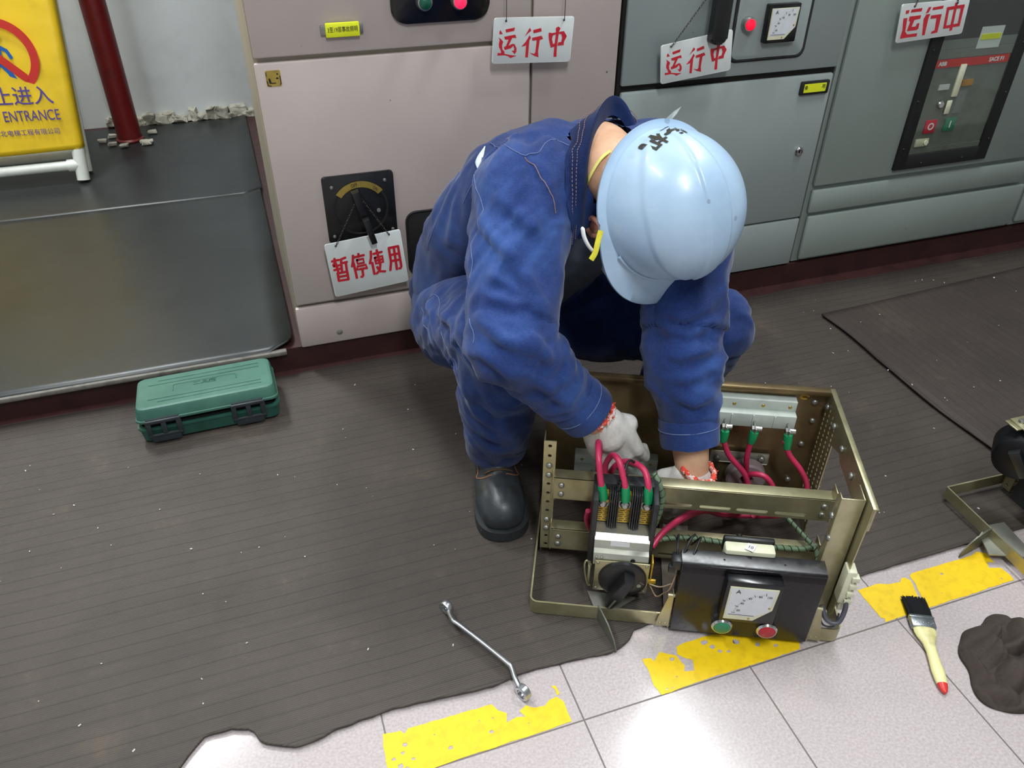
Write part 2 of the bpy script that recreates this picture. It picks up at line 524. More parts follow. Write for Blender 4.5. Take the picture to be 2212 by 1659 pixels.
# red pipe standing at the wall
b = nb()
add_lathe(b, [(0.044, 0.0), (0.044, 2.7)], T(-0.41, 3.40, KERB + 0.0055), 32)
add_lathe(b, [(0.0, 0.0), (0.050, 0.0), (0.052, 0.006), (0.045, 0.012)], T(-0.41, 3.40, KERB + 0.0055), 24)
tag(link_mesh('water_pipe', b, M_PIPE), 'dark red painted pipe rising from the platform by the white wall', 'pipe')
b = nb()
for i in range(9):
    a = random.uniform(0, 2 * PI); r = 0.078 + random.uniform(0, 0.02)
    add_box(b, (-0.41 + r * math.cos(a), 3.40 + r * math.sin(a), KERB + 0.0125), (0.03, 0.02, 0.012), 0.003)
for v in b.verts: v.co += noise.noise_vector(v.co * 70) * Vector((0.009, 0.009, 0.002))
tag(link_mesh('mortar_crumbs', b, M_PLASTER), 'pale mortar rubble round the foot of the red pipe', 'rubble', kind='stuff')

# ------------------------------------------------------------------ yellow folding warning sign
sg = thing('folding_sign', 'yellow no entrance folding sign on a white plastic frame', 'sign', (-0.545, 3.0, KERB + 0.011))
TL_ = math.atan2(0.25, 1.0)
LEAN = Matrix(((1, 0, 0.07, 0), (0, 1, 0.25, 0), (0, 0, 1, 0), (0, 0, 0, 1)))       # leans back, slightly sideways
Wd = 0.62; Ht = 1.05
b = nb()
add_tube(b, [LEAN @ Vector((-Wd, 0, 0.05)), LEAN @ Vector((0, 0, 0.05))], 0.0165, 16)
add_tube(b, [LEAN @ Vector((0, 0, 0.0)), LEAN @ Vector((0, 0, Ht))], 0.0165, 16)
add_tube(b, [LEAN @ Vector((-Wd, 0, 0.0)), LEAN @ Vector((-Wd, 0, Ht))], 0.0165, 16)
add_tube(b, [LEAN @ Vector((0, 0, 0)), LEAN @ Vector((0, 0, 0.10))], 0.021, 16)
add_tube(b, [LEAN @ Vector((-0.04, 0, 0.05)), LEAN @ Vector((0, 0, 0.05))], 0.0205, 16)
add_tube(b, [LEAN @ Vector((-Wd, 0, Ht)), LEAN @ Vector((0, 0, Ht))], 0.0165, 16)
link_mesh('front_frame', b, M_PVC, sg)
b = nb()
top = LEAN @ Vector((0, 0, Ht)); top2 = LEAN @ Vector((-Wd, 0, Ht))
back = Vector((0.006, 0.085, 0.0)); back2 = Vector((-Wd + 0.006, 0.085, 0.0))
add_tube(b, [back, top + Vector((0, 0.036, 0))], 0.0165, 16); add_tube(b, [back2, top2 + Vector((0, 0.036, 0))], 0.0165, 16)
add_tube(b, [back + Vector((0, 0.01, 0.06)), back2 + Vector((0, 0.01, 0.06))], 0.0165, 16)
link_mesh('rear_frame', b, M_PVC, sg)
b = nb(); nx, nz = 48, 60; g = []
for i in range(nx + 1):
    row = []
    for j in range(nz + 1):
        u = i / nx; w = j / nz
        X = 0.024 - (Wd + 0.048) * (1 - u); Z = 0.105 + (Ht - 0.09) * w
        # vinyl wrapped round the tubes, with soft creases near the edges
        yy = -0.019 - 0.004 * math.sin(u * PI) + 0.003 * noise.noise((X * 6 + Z * 5, Z * 14, 3.0)) * (0.35 + 0.65 * u ** 3)
        if u > 0.965: yy = -0.020 + 16.0 * (u - 0.965) ** 2
        row.append(b.verts.new(LEAN @ Vector((X, yy, Z))))
    g.append(row)
for i in range(nx):
    for j in range(nz): b.faces.new((g[i][j], g[i + 1][j], g[i + 1][j + 1], g[i][j + 1]))
ban = thicken(link_mesh('banner', b, M_BANNER, sg, smooth=60), 0.0012)
def on_banner(X, Z, lift=0.028): return LEAN @ T(X, -lift, Z) @ FRONT
# prohibition ring, slash, walking figure
b = nb(); cx, cz, R0, R1 = -0.172, 0.398, 0.115, 0.090
N = 64
o_ = [b.verts.new((R0 * math.cos(2 * PI * k / N), R0 * math.sin(2 * PI * k / N), 0)) for k in range(N)]
i_ = [b.verts.new((R1 * math.cos(2 * PI * k / N), R1 * math.sin(2 * PI * k / N), 0)) for k in range(N)]
for k in range(N): b.faces.new((o_[k], o_[(k + 1) % N], i_[(k + 1) % N], i_[k]))
add_ribbon(b, [(-0.062, 0.060), (0.062, -0.060)], 0.024, T(0, 0, 0.0006))
link_mesh('prohibition_ring', b, M_BANRED, ban, smooth=0, M=on_banner(cx, cz, 0.0285))
b = nb()
for pts, w in (([(0.0, 0.05), (-0.01, -0.03)], 0.05), ([(-0.005, -0.02), (0.035, -0.075), (0.06, -0.13)], 0.026), ([(-0.01, -0.02), (-0.03, -0.08), (-0.07, -0.12)], 0.026),
               ([(0.01, 0.06), (0.05, 0.035), (0.065, 0.0)], 0.02), ([(-0.01, 0.06), (-0.045, 0.02), (-0.04, -0.02)], 0.02)):
    add_ribbon(b, [(p[0] * 0.56, p[1] * 0.56) for p in pts], w * 0.56, T(0, 0, 0.00005 * len(b.verts)))
add_poly(b, [(0.006 + 0.0135 * math.cos(k * PI / 8), 0.060 + 0.0135 * math.sin(k * PI / 8)) for k in range(16)])
link_mesh('walking_figure', b, M_BANBLUE, ban, smooth=0, M=on_banner(cx, cz, 0.0280))
text('banner_lettering', '禁止进入', 0.060, M_BANPURPLE, ban, on_banner(-0.158, 0.280), bold=0.0005, spacing=1.0)
text('banner_lettering', 'NO ENTRANCE', 0.046, M_BANPURPLE, ban, on_banner(-0.144, 0.222), sx=0.72, bold=0.0002)
text('banner_lettering', '哈北电梯工程有限公司', 0.020, M_BANPURPLE, ban, on_banner(-0.137, 0.172), sx=1.0)
RUN_C=(0.6225,0.7447)
RUN_Q=[(-0.0862,0.0487),(0.0922,0.0417),(0.0861,-0.0494),(-0.0921,-0.041)]
RUN_G=[[(-0.073,0.0251),(-0.0677,0.0167),(-0.0754,0.0167),(-0.0749,0.0218)],[(-0.0619,0.0253),(-0.0412,0.0278),(-0.0426,0.0215),(-0.0605,0.0192)],[(-0.0648,0.0113),(-0.0401,0.014),(-0.0376,0.007),(-0.0469,0.008),(-0.055,-0.0071),(-0.0463,-0.0038),(-0.0419,-0.0045),(-0.0374,-0.0127),(-0.0373,-0.0197),(-0.0412,-0.0252),(-0.0481,-0.0172),(-0.0432,-0.018),(-0.0423,-0.0141),(-0.0443,-0.0078),(-0.0501,-0.0127),(-0.0638,-0.0148),(-0.0652,-0.009),(-0.0609,-0.0076),(-0.0551,0.0051),(-0.0628,0.0056)],[(-0.0768,0.0108),(-0.0706,0.0061),(-0.0667,0.0015),(-0.0694,-0.0052),(-0.0688,-0.0131),(-0.0637,-0.0192),(-0.0645,-0.0222),(-0.052,-0.0258),(-0.0372,-0.0282),(-0.0509,-0.0321),(-0.0559,-0.0277),(-0.0637,-0.0254),(-0.0798,-0.0251),(-0.0795,-0.0197),(-0.0715,-0.0208),(-0.072,-0.016),(-0.0764,-0.0078),(-0.0764,-0.0013),(-0.0746,0.0055)],[(-0.0082,0.0255),(-0.0046,0.0195),(-0.0123,0.0148),(-0.0196,0.0088),(-0.0143,0.0163)],[(-0.0083,0.0109),(-0.0053,0.0057),(-0.0086,0.0003),(-0.0113,-0.0336),(-0.0175,-0.0332),(-0.016,-0.0071),(-0.0177,-0.0097),(-0.0266,-0.0108),(-0.0169,-0.0018),(-0.0112,0.0065)],[(-0.0009,0.0202),(0.0169,0.0234),(0.0186,0.0168),(0.0004,0.014)],[(-0.0028,0.0051),(0.0184,0.0081),(0.0221,0.0017),(0.0147,0),(0.0114,-0.0232),(0.0127,-0.0349),(0.0016,-0.0305),(-0.0085,-0.024),(0.0025,-0.0275),(0.0054,-0.0245),(0.0077,0),(-0.0021,-0.0006)],[(0.0502,0.0209),(0.0556,0.024),(0.0612,0.0202),(0.058,0.0143),(0.0544,-0.0164),(0.0542,-0.037),(0.0471,-0.0365),(0.0483,-0.0159),(0.0511,0.013)],[(0.0346,0.0131),(0.0421,0.0114),(0.0443,0.0082),(0.0426,-0.0005),(0.045,-0.0104),(0.0403,-0.0176),(0.0357,-0.0018),(0.0343,0.0071)],[(0.0351,0.0133),(0.0421,0.0118),(0.0511,0.0125),(0.0522,0.0094),(0.0423,0.0065)],[(0.0581,0.0132),(0.0691,0.014),(0.0761,0.0035),(0.0701,-0.0076),(0.0699,-0.0139),(0.0553,-0.0142),(0.057,-0.0078),(0.064,-0.0072),(0.0656,0.0015),(0.0633,0.0083),(0.0572,0.0095)],[(0.0401,-0.0172),(0.042,-0.0111),(0.052,-0.0086),(0.0503,-0.0152)],[(-0.0606,0.0421),(0.0682,0.0362)]]
RUN3_C=(1.6779,0.7216)
RUN3_Q=[(-0.1073,0.0415),(0.0974,0.0442),(0.106,-0.0379),(-0.0961,-0.0477)]
RUN3_G=[[(-0.0915,0.0271),(-0.0816,0.0279),(-0.0811,0.0202),(-0.0904,0.019)],[(-0.0756,0.0284),(-0.0436,0.0304),(-0.0435,0.0227),(-0.0759,0.0216)],[(-0.076,0.0127),(-0.0414,0.0141),(-0.0411,0.0059),(-0.058,0.0039),(-0.0606,-0.0119),(-0.0483,-0.0114),(-0.0473,-0.0049),(-0.0396,-0.0041),(-0.038,-0.0173),(-0.0437,-0.0204),(-0.072,-0.0212),(-0.0697,0.0003),(-0.0753,0.0032)],[(-0.0929,0.0094),(-0.0812,0.01),(-0.0764,-0.0218),(-0.0681,-0.0289),(-0.0375,-0.0278),(-0.0369,-0.0353),(-0.071,-0.0366),(-0.0871,-0.0378),(-0.0864,-0.0177),(-0.0911,-0.0001)],[(-0.0251,0.0311),(-0.0167,0.0315),(-0.0204,0.0189),(-0.0293,0.0168)],[(-0.0263,0.0149),(-0.0137,0.0151),(-0.0161,0.0066),(-0.0126,-0.0338),(-0.0206,-0.0342),(-0.0304,0.0048)],[(-0.0115,0.0299),(0.0202,0.0324),(0.0201,0.0256),(-0.0113,0.0235)],[(-0.01,0.0114),(0.0217,0.013),(0.0251,-0.03),(0.0055,-0.0323),(0.0063,-0.0271),(0.0145,-0.024),(0.009,0.0043),(-0.0098,0.0036)],[(0.0538,0.0366),(0.0616,0.0375),(0.0701,-0.0275),(0.0619,-0.0292)],[(0.0319,0.028),(0.0402,0.0275),(0.0476,-0.0191),(0.0397,-0.0225)],[(0.0319,0.028),(0.085,0.0319),(0.0873,0.0241),(0.0405,0.021)],[(0.075,0.0308),(0.085,0.0319),(0.0903,-0.019),(0.0822,-0.0141)],[(0.0393,-0.0159),(0.086,-0.0117),(0.0903,-0.019),(0.0397,-0.0225)],[(-0.0693,0.0356)]]
STOP_C=(0.2245,0.2822)
STOP_Q=[(-0.0925,0.0611),(0.0825,0.0745),(0.093,-0.061),(-0.083,-0.0746)]
STOP_G=[[(-0.0801,0.0183),(-0.065,0.0199)],[(-0.0737,0.0243),(-0.0729,0.0169)],[(-0.0724,0.0169),(-0.0783,0.0069),(-0.0777,0.005),(-0.0634,0.0063)],[(-0.0719,0.0119),(-0.0691,-0.0093)],[(-0.0777,-0.0042),(-0.0617,-0.0025)],[(-0.0607,0.0198),(-0.0489,0.0234)],[(-0.0595,0.0208),(-0.0604,-0.0095)],[(-0.0586,0.0104),(-0.0464,0.0121)],[(-0.0493,0.0107),(-0.0492,-0.0126)],[(-0.0706,-0.0133),(-0.0703,-0.0332)],[(-0.0718,-0.0138),(-0.0487,-0.0126)],[(-0.0713,-0.0231),(-0.0481,-0.0224)],[(-0.0703,-0.0332),(-0.0477,-0.0327)],[(-0.0488,-0.0133),(-0.048,-0.0326)],[(-0.0312,0.026),(-0.0329,0.0105),(-0.0361,-0.0012)],[(-0.0317,0.0067),(-0.0283,-0.0328)],[(-0.0187,0.0283),(-0.0184,0.0204)],[(-0.0285,0.0208),(-0.0064,0.0233)],[(-0.0233,0.0133),(-0.0087,0.0142),(-0.008,0.0043),(-0.0227,0.0034),(-0.0233,0.0133)],[(-0.0249,-0.0116),(-0.024,-0.0031),(-0.0045,-0.002),(-0.003,-0.0115)],[(-0.0199,-0.0112),(-0.0076,-0.0105)],[(-0.0134,-0.0123),(-0.0131,-0.0285),(-0.0159,-0.0318),(-0.018,-0.0308)],[(0.0103,0.0304),(0.0093,0.0148),(0.0056,0.0001)],[(0.0107,0.0011),(0.0134,-0.0292)],[(0.0156,0.0229),(0.0352,0.0251)],[(0.0241,0.0313),(0.0291,-0.008),(0.0265,-0.0213),(0.0185,-0.0288)],[(0.018,0.0128),(0.0359,0.0143),(0.0366,-0.0006),(0.0193,-0.0025),(0.018,0.0128)],[(0.0189,0.0049),(0.0363,0.0068)],[(0.0212,-0.0117),(0.0274,-0.024),(0.0391,-0.0259)],[(0.0525,0.0324),(0.0549,-0.0035),(0.0516,-0.0248)],[(0.0525,0.0324),(0.0744,0.0339)],[(0.0743,0.0333),(0.0782,-0.0197),(0.0761,-0.0238),(0.0728,-0.0233)],[(0.0532,0.014),(0.0757,0.0154)],[(0.0544,-0.0016),(0.0768,-0.0006)],[(0.0641,0.0318),(0.0672,-0.0249)],[(-0.0672,0.0554),(0.0559,0.0666)]]

# ------------------------------------------------------------------ switchgear cabinets
FY = FRONT_Y
def face(x, z, y=FY): return T(x, y, z) @ FRONT           # local xy on a cabinet front, +z towards the aisle
def panel(name, x0, x1, z0, z1, mat, parent, th=0.014, y=FY, bev=0.004):
    return boxobj(name, ((x0 + x1) / 2, y + th / 2, (z0 + z1) / 2), (x1 - x0, th, z1 - z0), mat, parent, bev)
def cab(label, x0, x1, ztop=2.1, depth=0.62):
    return thing('switchgear_cabinet', label, 'cabinet', (0, 0, 0))
def body(par, x0, x1, mat, z0=KERB, ztop=2.1, y0=FY + 0.0145):
    b = nb()
    add_box(b, ((x0 + x1) / 2, (y0 + 2.31) / 2, (z0 + ztop) / 2), (x1 - x0, 2.31 - y0, ztop - z0), 0.003)
    return link_mesh('cabinet_body', b, mat, par)
def rrect(w, h, r, n=6):
    p = []
    for cx, cy, a0 in ((w / 2 - r, h / 2 - r, 0), (-w / 2 + r, h / 2 - r, 90), (-w / 2 + r, -h / 2 + r, 180), (w / 2 - r, -h / 2 + r, 270)):
        for k in range(n + 1):
            a = math.radians(a0 + 90 * k / n); p.append((cx + r * math.cos(a), cy + r * math.sin(a)))
    return p
def lamp_button(par, x, z, r, lens, name='indicator_lamp', h=0.018, y=FY):
    b = nb(); add_lathe(b, [(0, 0), (r * 1.3, 0), (r * 1.35, h * 0.5), (r * 1.15, h * 0.8), (r, h * 0.82), (0, h * 0.82)], face(x, z, y), 24)
    o = link_mesh(name, b, M_STEEL, par)
    b = nb(); add_lathe(b, [(r, h * 0.82), (r * 0.96, h * 1.05), (r * 0.6, h * 1.2), (0, h * 1.25)], face(x, z, y), 24)
    link_mesh('lens', b, lens, o)
    return o
def ammeter(par, x, z, w, h, M=None, name='ammeter', depth=0.022, fs=1.0):
    """square moving-iron meter: black bezel, card with scale, cream corner, needle; M maps local xy(z out) to place"""
    M = M if M is not None else face(x, z)
    b = nb()
    add_box(b, (0, 0, depth * 0.5), (w, h, depth), 0.003)
    fr = link_mesh(name, b, M_BLACKGLOSS, par, M=M)
    b = nb(); pts = [(-w * 0.43, -h * 0.40), (w * 0.10, -h * 0.40), (w * 0.40, -h * 0.10), (w * 0.43, h * 0.40), (-w * 0.43, h * 0.40)]
    add_prism(b, pts, depth, depth + 0.002)
    link_mesh('meter_rim', b, M_CREAM, fr)
    b = nb(); zf = depth + 0.0022
    add_prism(b, [(-w * 0.40, -h * 0.30), (w * 0.10, -h * 0.30), (w * 0.2, -h * 0.22), (w * 0.34, -h * 0.16), (w * 0.38, h * 0.38), (-w * 0.40, h * 0.38)], depth, zf)
    card = link_mesh('meter_card', b, M_METERFACE, fr)
    b = nb()
    c0 = Vector((w * 0.3, -h * 0.24))
    for k, a in enumerate((178, 160, 140, 118, 98)):
        d = Vector((math.cos(math.radians(a)), math.sin(math.radians(a))))
        p = c0 + d * w * 0.55; q = c0 + d * w * 0.61
        add_ribbon(b, [p, q], 0.0011 * fs, T(0, 0, zf + 0.0003))
    for k in range(21):
        a = math.radians(178 - 4.0 * k); d = Vector((math.cos(a), math.sin(a)))
        add_ribbon(b, [c0 + d * w * 0.555, c0 + d * w * 0.58], 0.0005 * fs, T(0, 0, zf + 0.0003))
    add_ribbon(b, [(-w * 0.36, -h * 0.27), (w * 0.1, -h * 0.275)], 0.0011 * fs, T(0, 0, zf + 0.0005))
    link_mesh('scale_marks', b, M_METERINK, fr, smooth=0)
    text('scale_lettering', 'A', w * 0.13, M_INK, fr, T(-w * 0.27, h * 0.30, zf + 0.0002))
    for s, px, py in (('20', -0.2, -0.16), ('40', -0.16, 0.02), ('60', -0.04, 0.16), ('80', 0.13, 0.22), ('100', 0.29, 0.22)):
        text('scale_lettering', s, w * 0.066, M_METERINK, fr, T(w * px, h * py, zf + 0.0002))
    for sx_, sy_ in ((0.02, -0.355), (0.335, -0.05)):
        b = nb(); add_lathe(b, [(0, zf + 0.001), (w * 0.025, zf), (0, zf + 0.0015)], T(w * sx_, h * sy_, 0), 10)
        link_mesh('screw', b, M_BRASS, fr)
    return fr
def keylock(par, x, z, r=0.012):
    b = nb(); add_lathe(b, [(0, 0), (r, 0), (r, 0.004), (r * 0.8, 0.007), (r * 0.55, 0.007), (r * 0.5, 0.004), (0, 0.004)], face(x, z), 24)
    o = link_mesh('keylock', b, M_CHROME, par)
    b = nb(); add_box(b, (0, 0, 0.0052), (r * 0.18, r * 0.7, 0.003), 0, face(x, z)); link_mesh('keyhole', b, M_BLACK, o)
    return o

# --- pinkish cabinet
pc = cab('pinkish cabinet with a black rotary switch plate, behind the squatting person', 0.047, 0.84)
body(pc, 0.047, 0.842, M_PINKSIDE)
d_up = panel('door', 0.051, 0.6275, 0.741, 2.06, M_PINK, pc)
d_lo = panel('door', 0.050, 0.6275, 0.183, 0.732, M_PINK, pc)
d_nr = panel('door', 0.633, 0.837, 0.181, 2.06, M_PINK, pc)
pl = panel('plinth_panel', 0.047, 0.842, KERB + 0.001, 0.174, M_PINK, pc)
b = nb(); add_lathe(b, [(0, 0.002), (0.005, 0.002), (0.008, 0.0)], face(0.142, 0.093), 16); link_mesh('screw', b, M_EDGE, pl)
# black indicator plate with the two lamps
b = nb(); add_prism(b, rrect(0.205, 0.16, 0.03), 0, 0.008, face(0.431, 0.868), bev=0.003)
ip = link_mesh('indicator_plate', b, M_BLACKGLOSS, pc)
lamp_button(ip, 0.395, 0.828, 0.0125, M_DARKGREEN, y=FY - 0.008)
lamp_button(ip, 0.467, 0.826, 0.0125, M_REDLIT, y=FY - 0.008)
b = nb(); add_box(b, (0.19 + 0.038, FY - 0.003, 0.786), (0.084, 0.006, 0.018), 0.001)
lb = link_mesh('label_holder', b, M_SCREW, pc)
b = nb(); add_box(b, (0.229, FY - 0.007, 0.786), (0.067, 0.006, 0.027), 0.002)
lb2 = link_mesh('label_plate', b, M_YLABEL, lb)
text('label_lettering', '3至19层事故照明', 0.0112, M_INK, lb2, face(0.229, 0.7865, FY - 0.0102), sx=0.72)
# worn sticker
b = nb(); add_prism(b, rrect(0.029, 0.031, 0.003), 0, 0.0006, face(0.083, 0.7025))
st = link_mesh('sticker', b, M_BRASS, d_lo)
b = nb()
for pts, w in (([(-0.013, 0.012), (-0.013, 0.005)], 0.0016), ([(-0.013, -0.005), (-0.012, -0.013), (-0.006, -0.0145)], 0.0018), ([(0.013, 0.004), (0.0135, -0.011), (0.011, -0.0125)], 0.0018),
               ([(-0.008, -0.001), (-0.007, -0.008)], 0.004), ([(-0.006, -0.009), (0.003, -0.009)], 0.002), ([(0.006, 0.0), (0.009, 0.0)], 0.003), ([(0.008, 0.008), (0.009, 0.008)], 0.003)):
    add_ribbon(b, pts, w, face(0.083, 0.7025, FY - 0.0008))
link_mesh('sticker_marks', b, M_BLACKMATT, st, smooth=0)
# rotary switch plate
b = nb(); add_prism(b, rrect(0.158, 0.156, 0.008), 0, 0.006, face(0.2265, 0.4115), bev=0.002)
rp = link_mesh('switch_plate', b, M_BLACK, d_lo)
b = nb(); Rr = 0.058
add_lathe(b, [(Rr * 1.08, 0.006), (Rr * 1.06, 0.0085), (Rr, 0.0085), (Rr * 0.97, 0.0035), (0, 0.0035)], face(0.2265, 0.408, FY), 48)
dial = link_mesh('dial', b, M_BLACKMATT, rp)
b = nb(); N = 20
ra, rb = 0.066, 0.052
A0, A1 = math.radians(38), math.radians(142)
pa = [(ra * math.cos(A0 + (A1 - A0) * k / N), ra * math.sin(A0 + (A1 - A0) * k / N)) for k in range(N + 1)] + [(rb * math.cos(A1 + (A0 - A1) * k / N), rb * math.sin(A1 + (A0 - A1) * k / N)) for k in range(N + 1)]
add_prism(b, pa, 0, 0.001, face(0.2265, 0.408, FY - 0.0088))
arc = link_mesh('scale_plate', b, M_BRASS, rp)
text('scale_lettering', 'OFF', 0.0105, M_INK, arc, face(0.2165, 0.466, FY - 0.0101) @ RZ(0.14), sx=0.8)
text('scale_lettering', 'ON', 0.0095, M_INK, arc, face(0.2625, 0.4535, FY - 0.0101) @ RZ(-0.62), sx=0.8)
for dx, dz in ((-0.059, 0.0535), (0.059, 0.0575), (-0.066, -0.062), (0.068, -0.062)):
    b = nb(); add_lathe(b, [(0, 0.0105), (0.003, 0.0095), (0.0042, 0.006)], face(0.2265 + dx, 0.4115 + dz), 12); link_mesh('screw', b, M_SCREW, rp)
b = nb()
add_prism(b, [(-0.0085, 0.050), (0.0085, 0.050), (0.010, -0.012), (-0.010, -0.012)], 0.004, 0.030, face(0.2265, 0.408) @ RZ(0.24), bev=0.003)
add_prism(b, [(-0.0075, -0.010), (0.0075, -0.010), (0.0068, -0.072), (-0.0068, -0.072)], 0.034, 0.050, face(0.2265, 0.408) @ RZ(0.24), bev=0.003)
link_mesh('switch_lever', b, M_BLACK, rp)
b = nb(); add_lathe(b, [(0, 0.008), (0.0045, 0.008), (0.0045, 0.004)], face(0.266, 0.400), 14); link_mesh('lever_lock', b, M_GREYPLASTIC, dial)
b = nb()
for k in range(7):
    a = math.radians(20 + 20 * k); add_ribbon(b, [(0.008 * math.cos(a), 0.008 * math.sin(a)), (0.0115 * math.cos(a), 0.0115 * math.sin(a))], 0.0011, face(0.266, 0.400, FY - 0.0045))
link_mesh('lock_marks', b, M_SCREW, dial, smooth=0)
# opening of the pulled-out drawer: black plate, the shade inside put into its colour
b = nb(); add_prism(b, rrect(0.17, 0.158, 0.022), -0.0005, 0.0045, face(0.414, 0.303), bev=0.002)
link_mesh('opening_dark_plate', b, M_BLACKMATT, d_lo)
b = nb(); add_tube(b, [(p[0], p[1], 0.004) for p in rrect(0.172, 0.160, 0.023)] + [(0.086, 0.057, 0.004)], 0.0028, 8, M=face(0.414, 0.303)); link_mesh('rubber_gasket', b, M_BLACK, d_lo)

# --- grey cabinet
gc = cab('grey cabinet right behind the helmet, with a small red lamp and meter', 0.85, 1.45)
body(gc, 0.847, 1.453, M_DARKGAP)
gu = panel('door', 0.853, 1.448, 0.621, 2.06, M_GREY, gc)
gl = panel('door', 0.854, 1.443, 0.216, 0.607, M_GREY, gc, bev=0.006)
gp = panel('plinth_panel', 0.854, 1.443, 0.072, 0.2125, M_GREY, gc)
GX, GZ = 1.230, 0.757
b = nb(); pr = rrect(0.203, 0.2, 0.018)
add_tube(b, [(p[0], p[1], 0.0) for p in pr] + [(pr[0][0], pr[0][1], 0)], 0.0045, 8, M=face(GX, GZ))
ga = link_mesh('rubber_gasket', b, M_BLACK, gc)
b = nb(); add_prism(b, rrect(0.196, 0.193, 0.016), 0, 0.0025, face(GX, GZ), bev=0.001)
sub = link_mesh('instrument_panel', b, M_GREY, gc)
lamp_button(sub, 1.160, 0.740, 0.0125, M_REDLIT2, y=FY - 0.0025)
ammeter(sub, 0, 0, 0.085, 0.085, M=face(1.2465, 0.738, FY - 0.002), depth=0.018)
b = nb(); add_prism(b, rrect(0.041, 0.16, 0.012), 0.037, 0.056, face(1.059, 0.792), bev=0.006); add_box(b, (1.059, FY - 0.02, 0.85), (0.025, 0.04, 0.03), 0.003)
hd = link_mesh('pull_handle', b, M_BLACK, gc)
b = nb(); add_prism(b, rrect(0.083, 0.033, 0.003), 0, 0.006, face(1.389, 0.5765), bev=0.001)
lh = link_mesh('label_holder', b, M_BLACK, gl)
b = nb(); add_prism(b, rrect(0.065, 0.021, 0.001), 0.006, 0.0066, face(1.389, 0.5765))
ly = link_mesh('label_plate', b, M_YLABEL, lh)
text('label_lettering', '备', 0.011, M_INK, lh, face(1.3625, 0.578, FY - 0.0068))
text('label_lettering', '用', 0.011, M_INK, lh, face(1.414, 0.578, FY - 0.0068))
keylock(gl, 1.387, 0.412)

# --- grey-green cabinet with the breaker window
g3 = cab('grey-green cabinet with the framed breaker window, at the far right', 1.46, 2.25)
body(g3, 1.457, 2.262, M_GREY2, z0=0.068)
gd = panel('door', 1.466, 2.235, 0.302, 2.06, M_GREY2, g3, th=0.014, bev=0.006)
b = nb(); add_box(b, (1.8515, FY + 0.0065, 0.2565), (0.767, 0.013, 0.068), 0.006); link_mesh('panel', b, M_GREY2, g3)
b = nb(); add_box(b, (1.866, FY + 0.0065, 0.1455), (0.786, 0.013, 0.134), 0.006); link_mesh('plinth_panel', b, M_GREY2, g3)
# black window frame, glass, the breaker behind
WX0, WX1, WZ0, WZ1 = 1.716, 2.040, 0.322, 0.86
b = nb(); fw = 0.036
for (x0, x1, z0, z1) in ((WX0, WX0 + fw, WZ0, WZ1), (WX1 - fw, WX1, WZ0, WZ1), (WX0 + fw, WX1 - fw, WZ0, WZ0 + 0.04), (WX0 + fw, WX1 - fw, WZ1 - 0.036, WZ1)):
    add_box(b, ((x0 + x1) / 2, FY - 0.005, (z0 + z1) / 2), (x1 - x0 + 0.0005, 0.011, z1 - z0 + 0.0005), 0.002)
wf = link_mesh('window_frame', b, M_BLACKMATT, gd)
for k in range(4):
    for xx in (WX0 + 0.013, WX1 - 0.013):
        b = nb(); add_lathe(b, [(0, 0.002), (0.003, 0.0012), (0.0036, 0)], face(xx, WZ0 + 0.06 + 0.13 * k, FY - 0.0105), 10); link_mesh('screw', b, M_BLACK, wf)
for xx in (WX0 + 0.09, WX1 - 0.09):
    b = nb(); add_lathe(b, [(0, 0.002), (0.003, 0.0012), (0.0036, 0)], face(xx, WZ0 + 0.013, FY - 0.0105), 10); link_mesh('screw', b, M_BLACK, wf)
b = nb(); add_box(b, ((WX0 + WX1) / 2, FY - 0.007, (WZ0 + WZ1) / 2), (WX1 - WX0 - 0.07, 0.002, WZ1 - WZ0 - 0.072)); link_mesh('window_pane', b, M_GLASS, wf)
cb = g3
bx0, bx1 = WX0 + fw, WX1 - fw
b = nb(); add_box(b, ((bx0 + bx1) / 2, FY - 0.0012, 0.478), (bx1 - bx0, 0.0024, 0.235)); add_box(b, ((bx0 + bx1) / 2, FY - 0.002, 0.369), (bx1 - bx0, 0.004, 0.014))
bf = link_mesh('breaker_front', b, M_GREYPLASTIC, g3)
b = nb(); add_box(b, ((bx0 + bx1) / 2, FY - 0.001, 0.735), (bx1 - bx0, 0.002, 0.18)); link_mesh('breaker_recess', b, M_BLACKMATT, g3)
b = nb(); add_box(b, ((bx0 + bx1) / 2, FY - 0.002, 0.6515), (bx1 - bx0, 0.004, 0.022)); add_box(b, ((bx0 + bx1) / 2, FY - 0.002, 0.628), (bx1 - bx0, 0.004, 0.024)); link_mesh('breaker_top', b, M_GREYPLASTIC, g3)
b = nb(); add_box(b, (1.873, FY - 0.003, 0.604), (0.252, 0.006, 0.020)); rbnd = link_mesh('red_band', b, M_REDBAND, bf)
text('band_lettering', 'ABB', 0.0145, M_WHITE, rbnd, face(1.777, 0.604, FY - 0.0063), bold=0.0004)
text('band_lettering', 'SACE F1', 0.0145, M_WHITE, rbnd, face(1.957, 0.604, FY - 0.0063), bold=0.0003)
for nm, cx, mt, ch in (('off_button', 1.802, M_RED, 'O'), ('on_button', 1.868, M_GREENBTN, 'I')):
    b = nb(); add_box(b, (cx, FY - 0.005, 0.437), (0.037, 0.005, 0.036), 0.001); q = link_mesh(nm, b, mt, bf)
    text('button_lettering', ch, 0.026, M_WHITE, q, face(cx, 0.437, FY - 0.0076), bold=0.0006)
b = nb(); add_box(b, (1.850, FY - 0.0055, 0.5565), (0.020, 0.006, 0.085), 0.002); link_mesh('charging_lever', b, M_CREAM, bf)
b = nb(); add_box(b, (1.808, FY - 0.004, 0.542), (0.034, 0.003, 0.014)); link_mesh('counter_window', b, M_WHITE, bf)
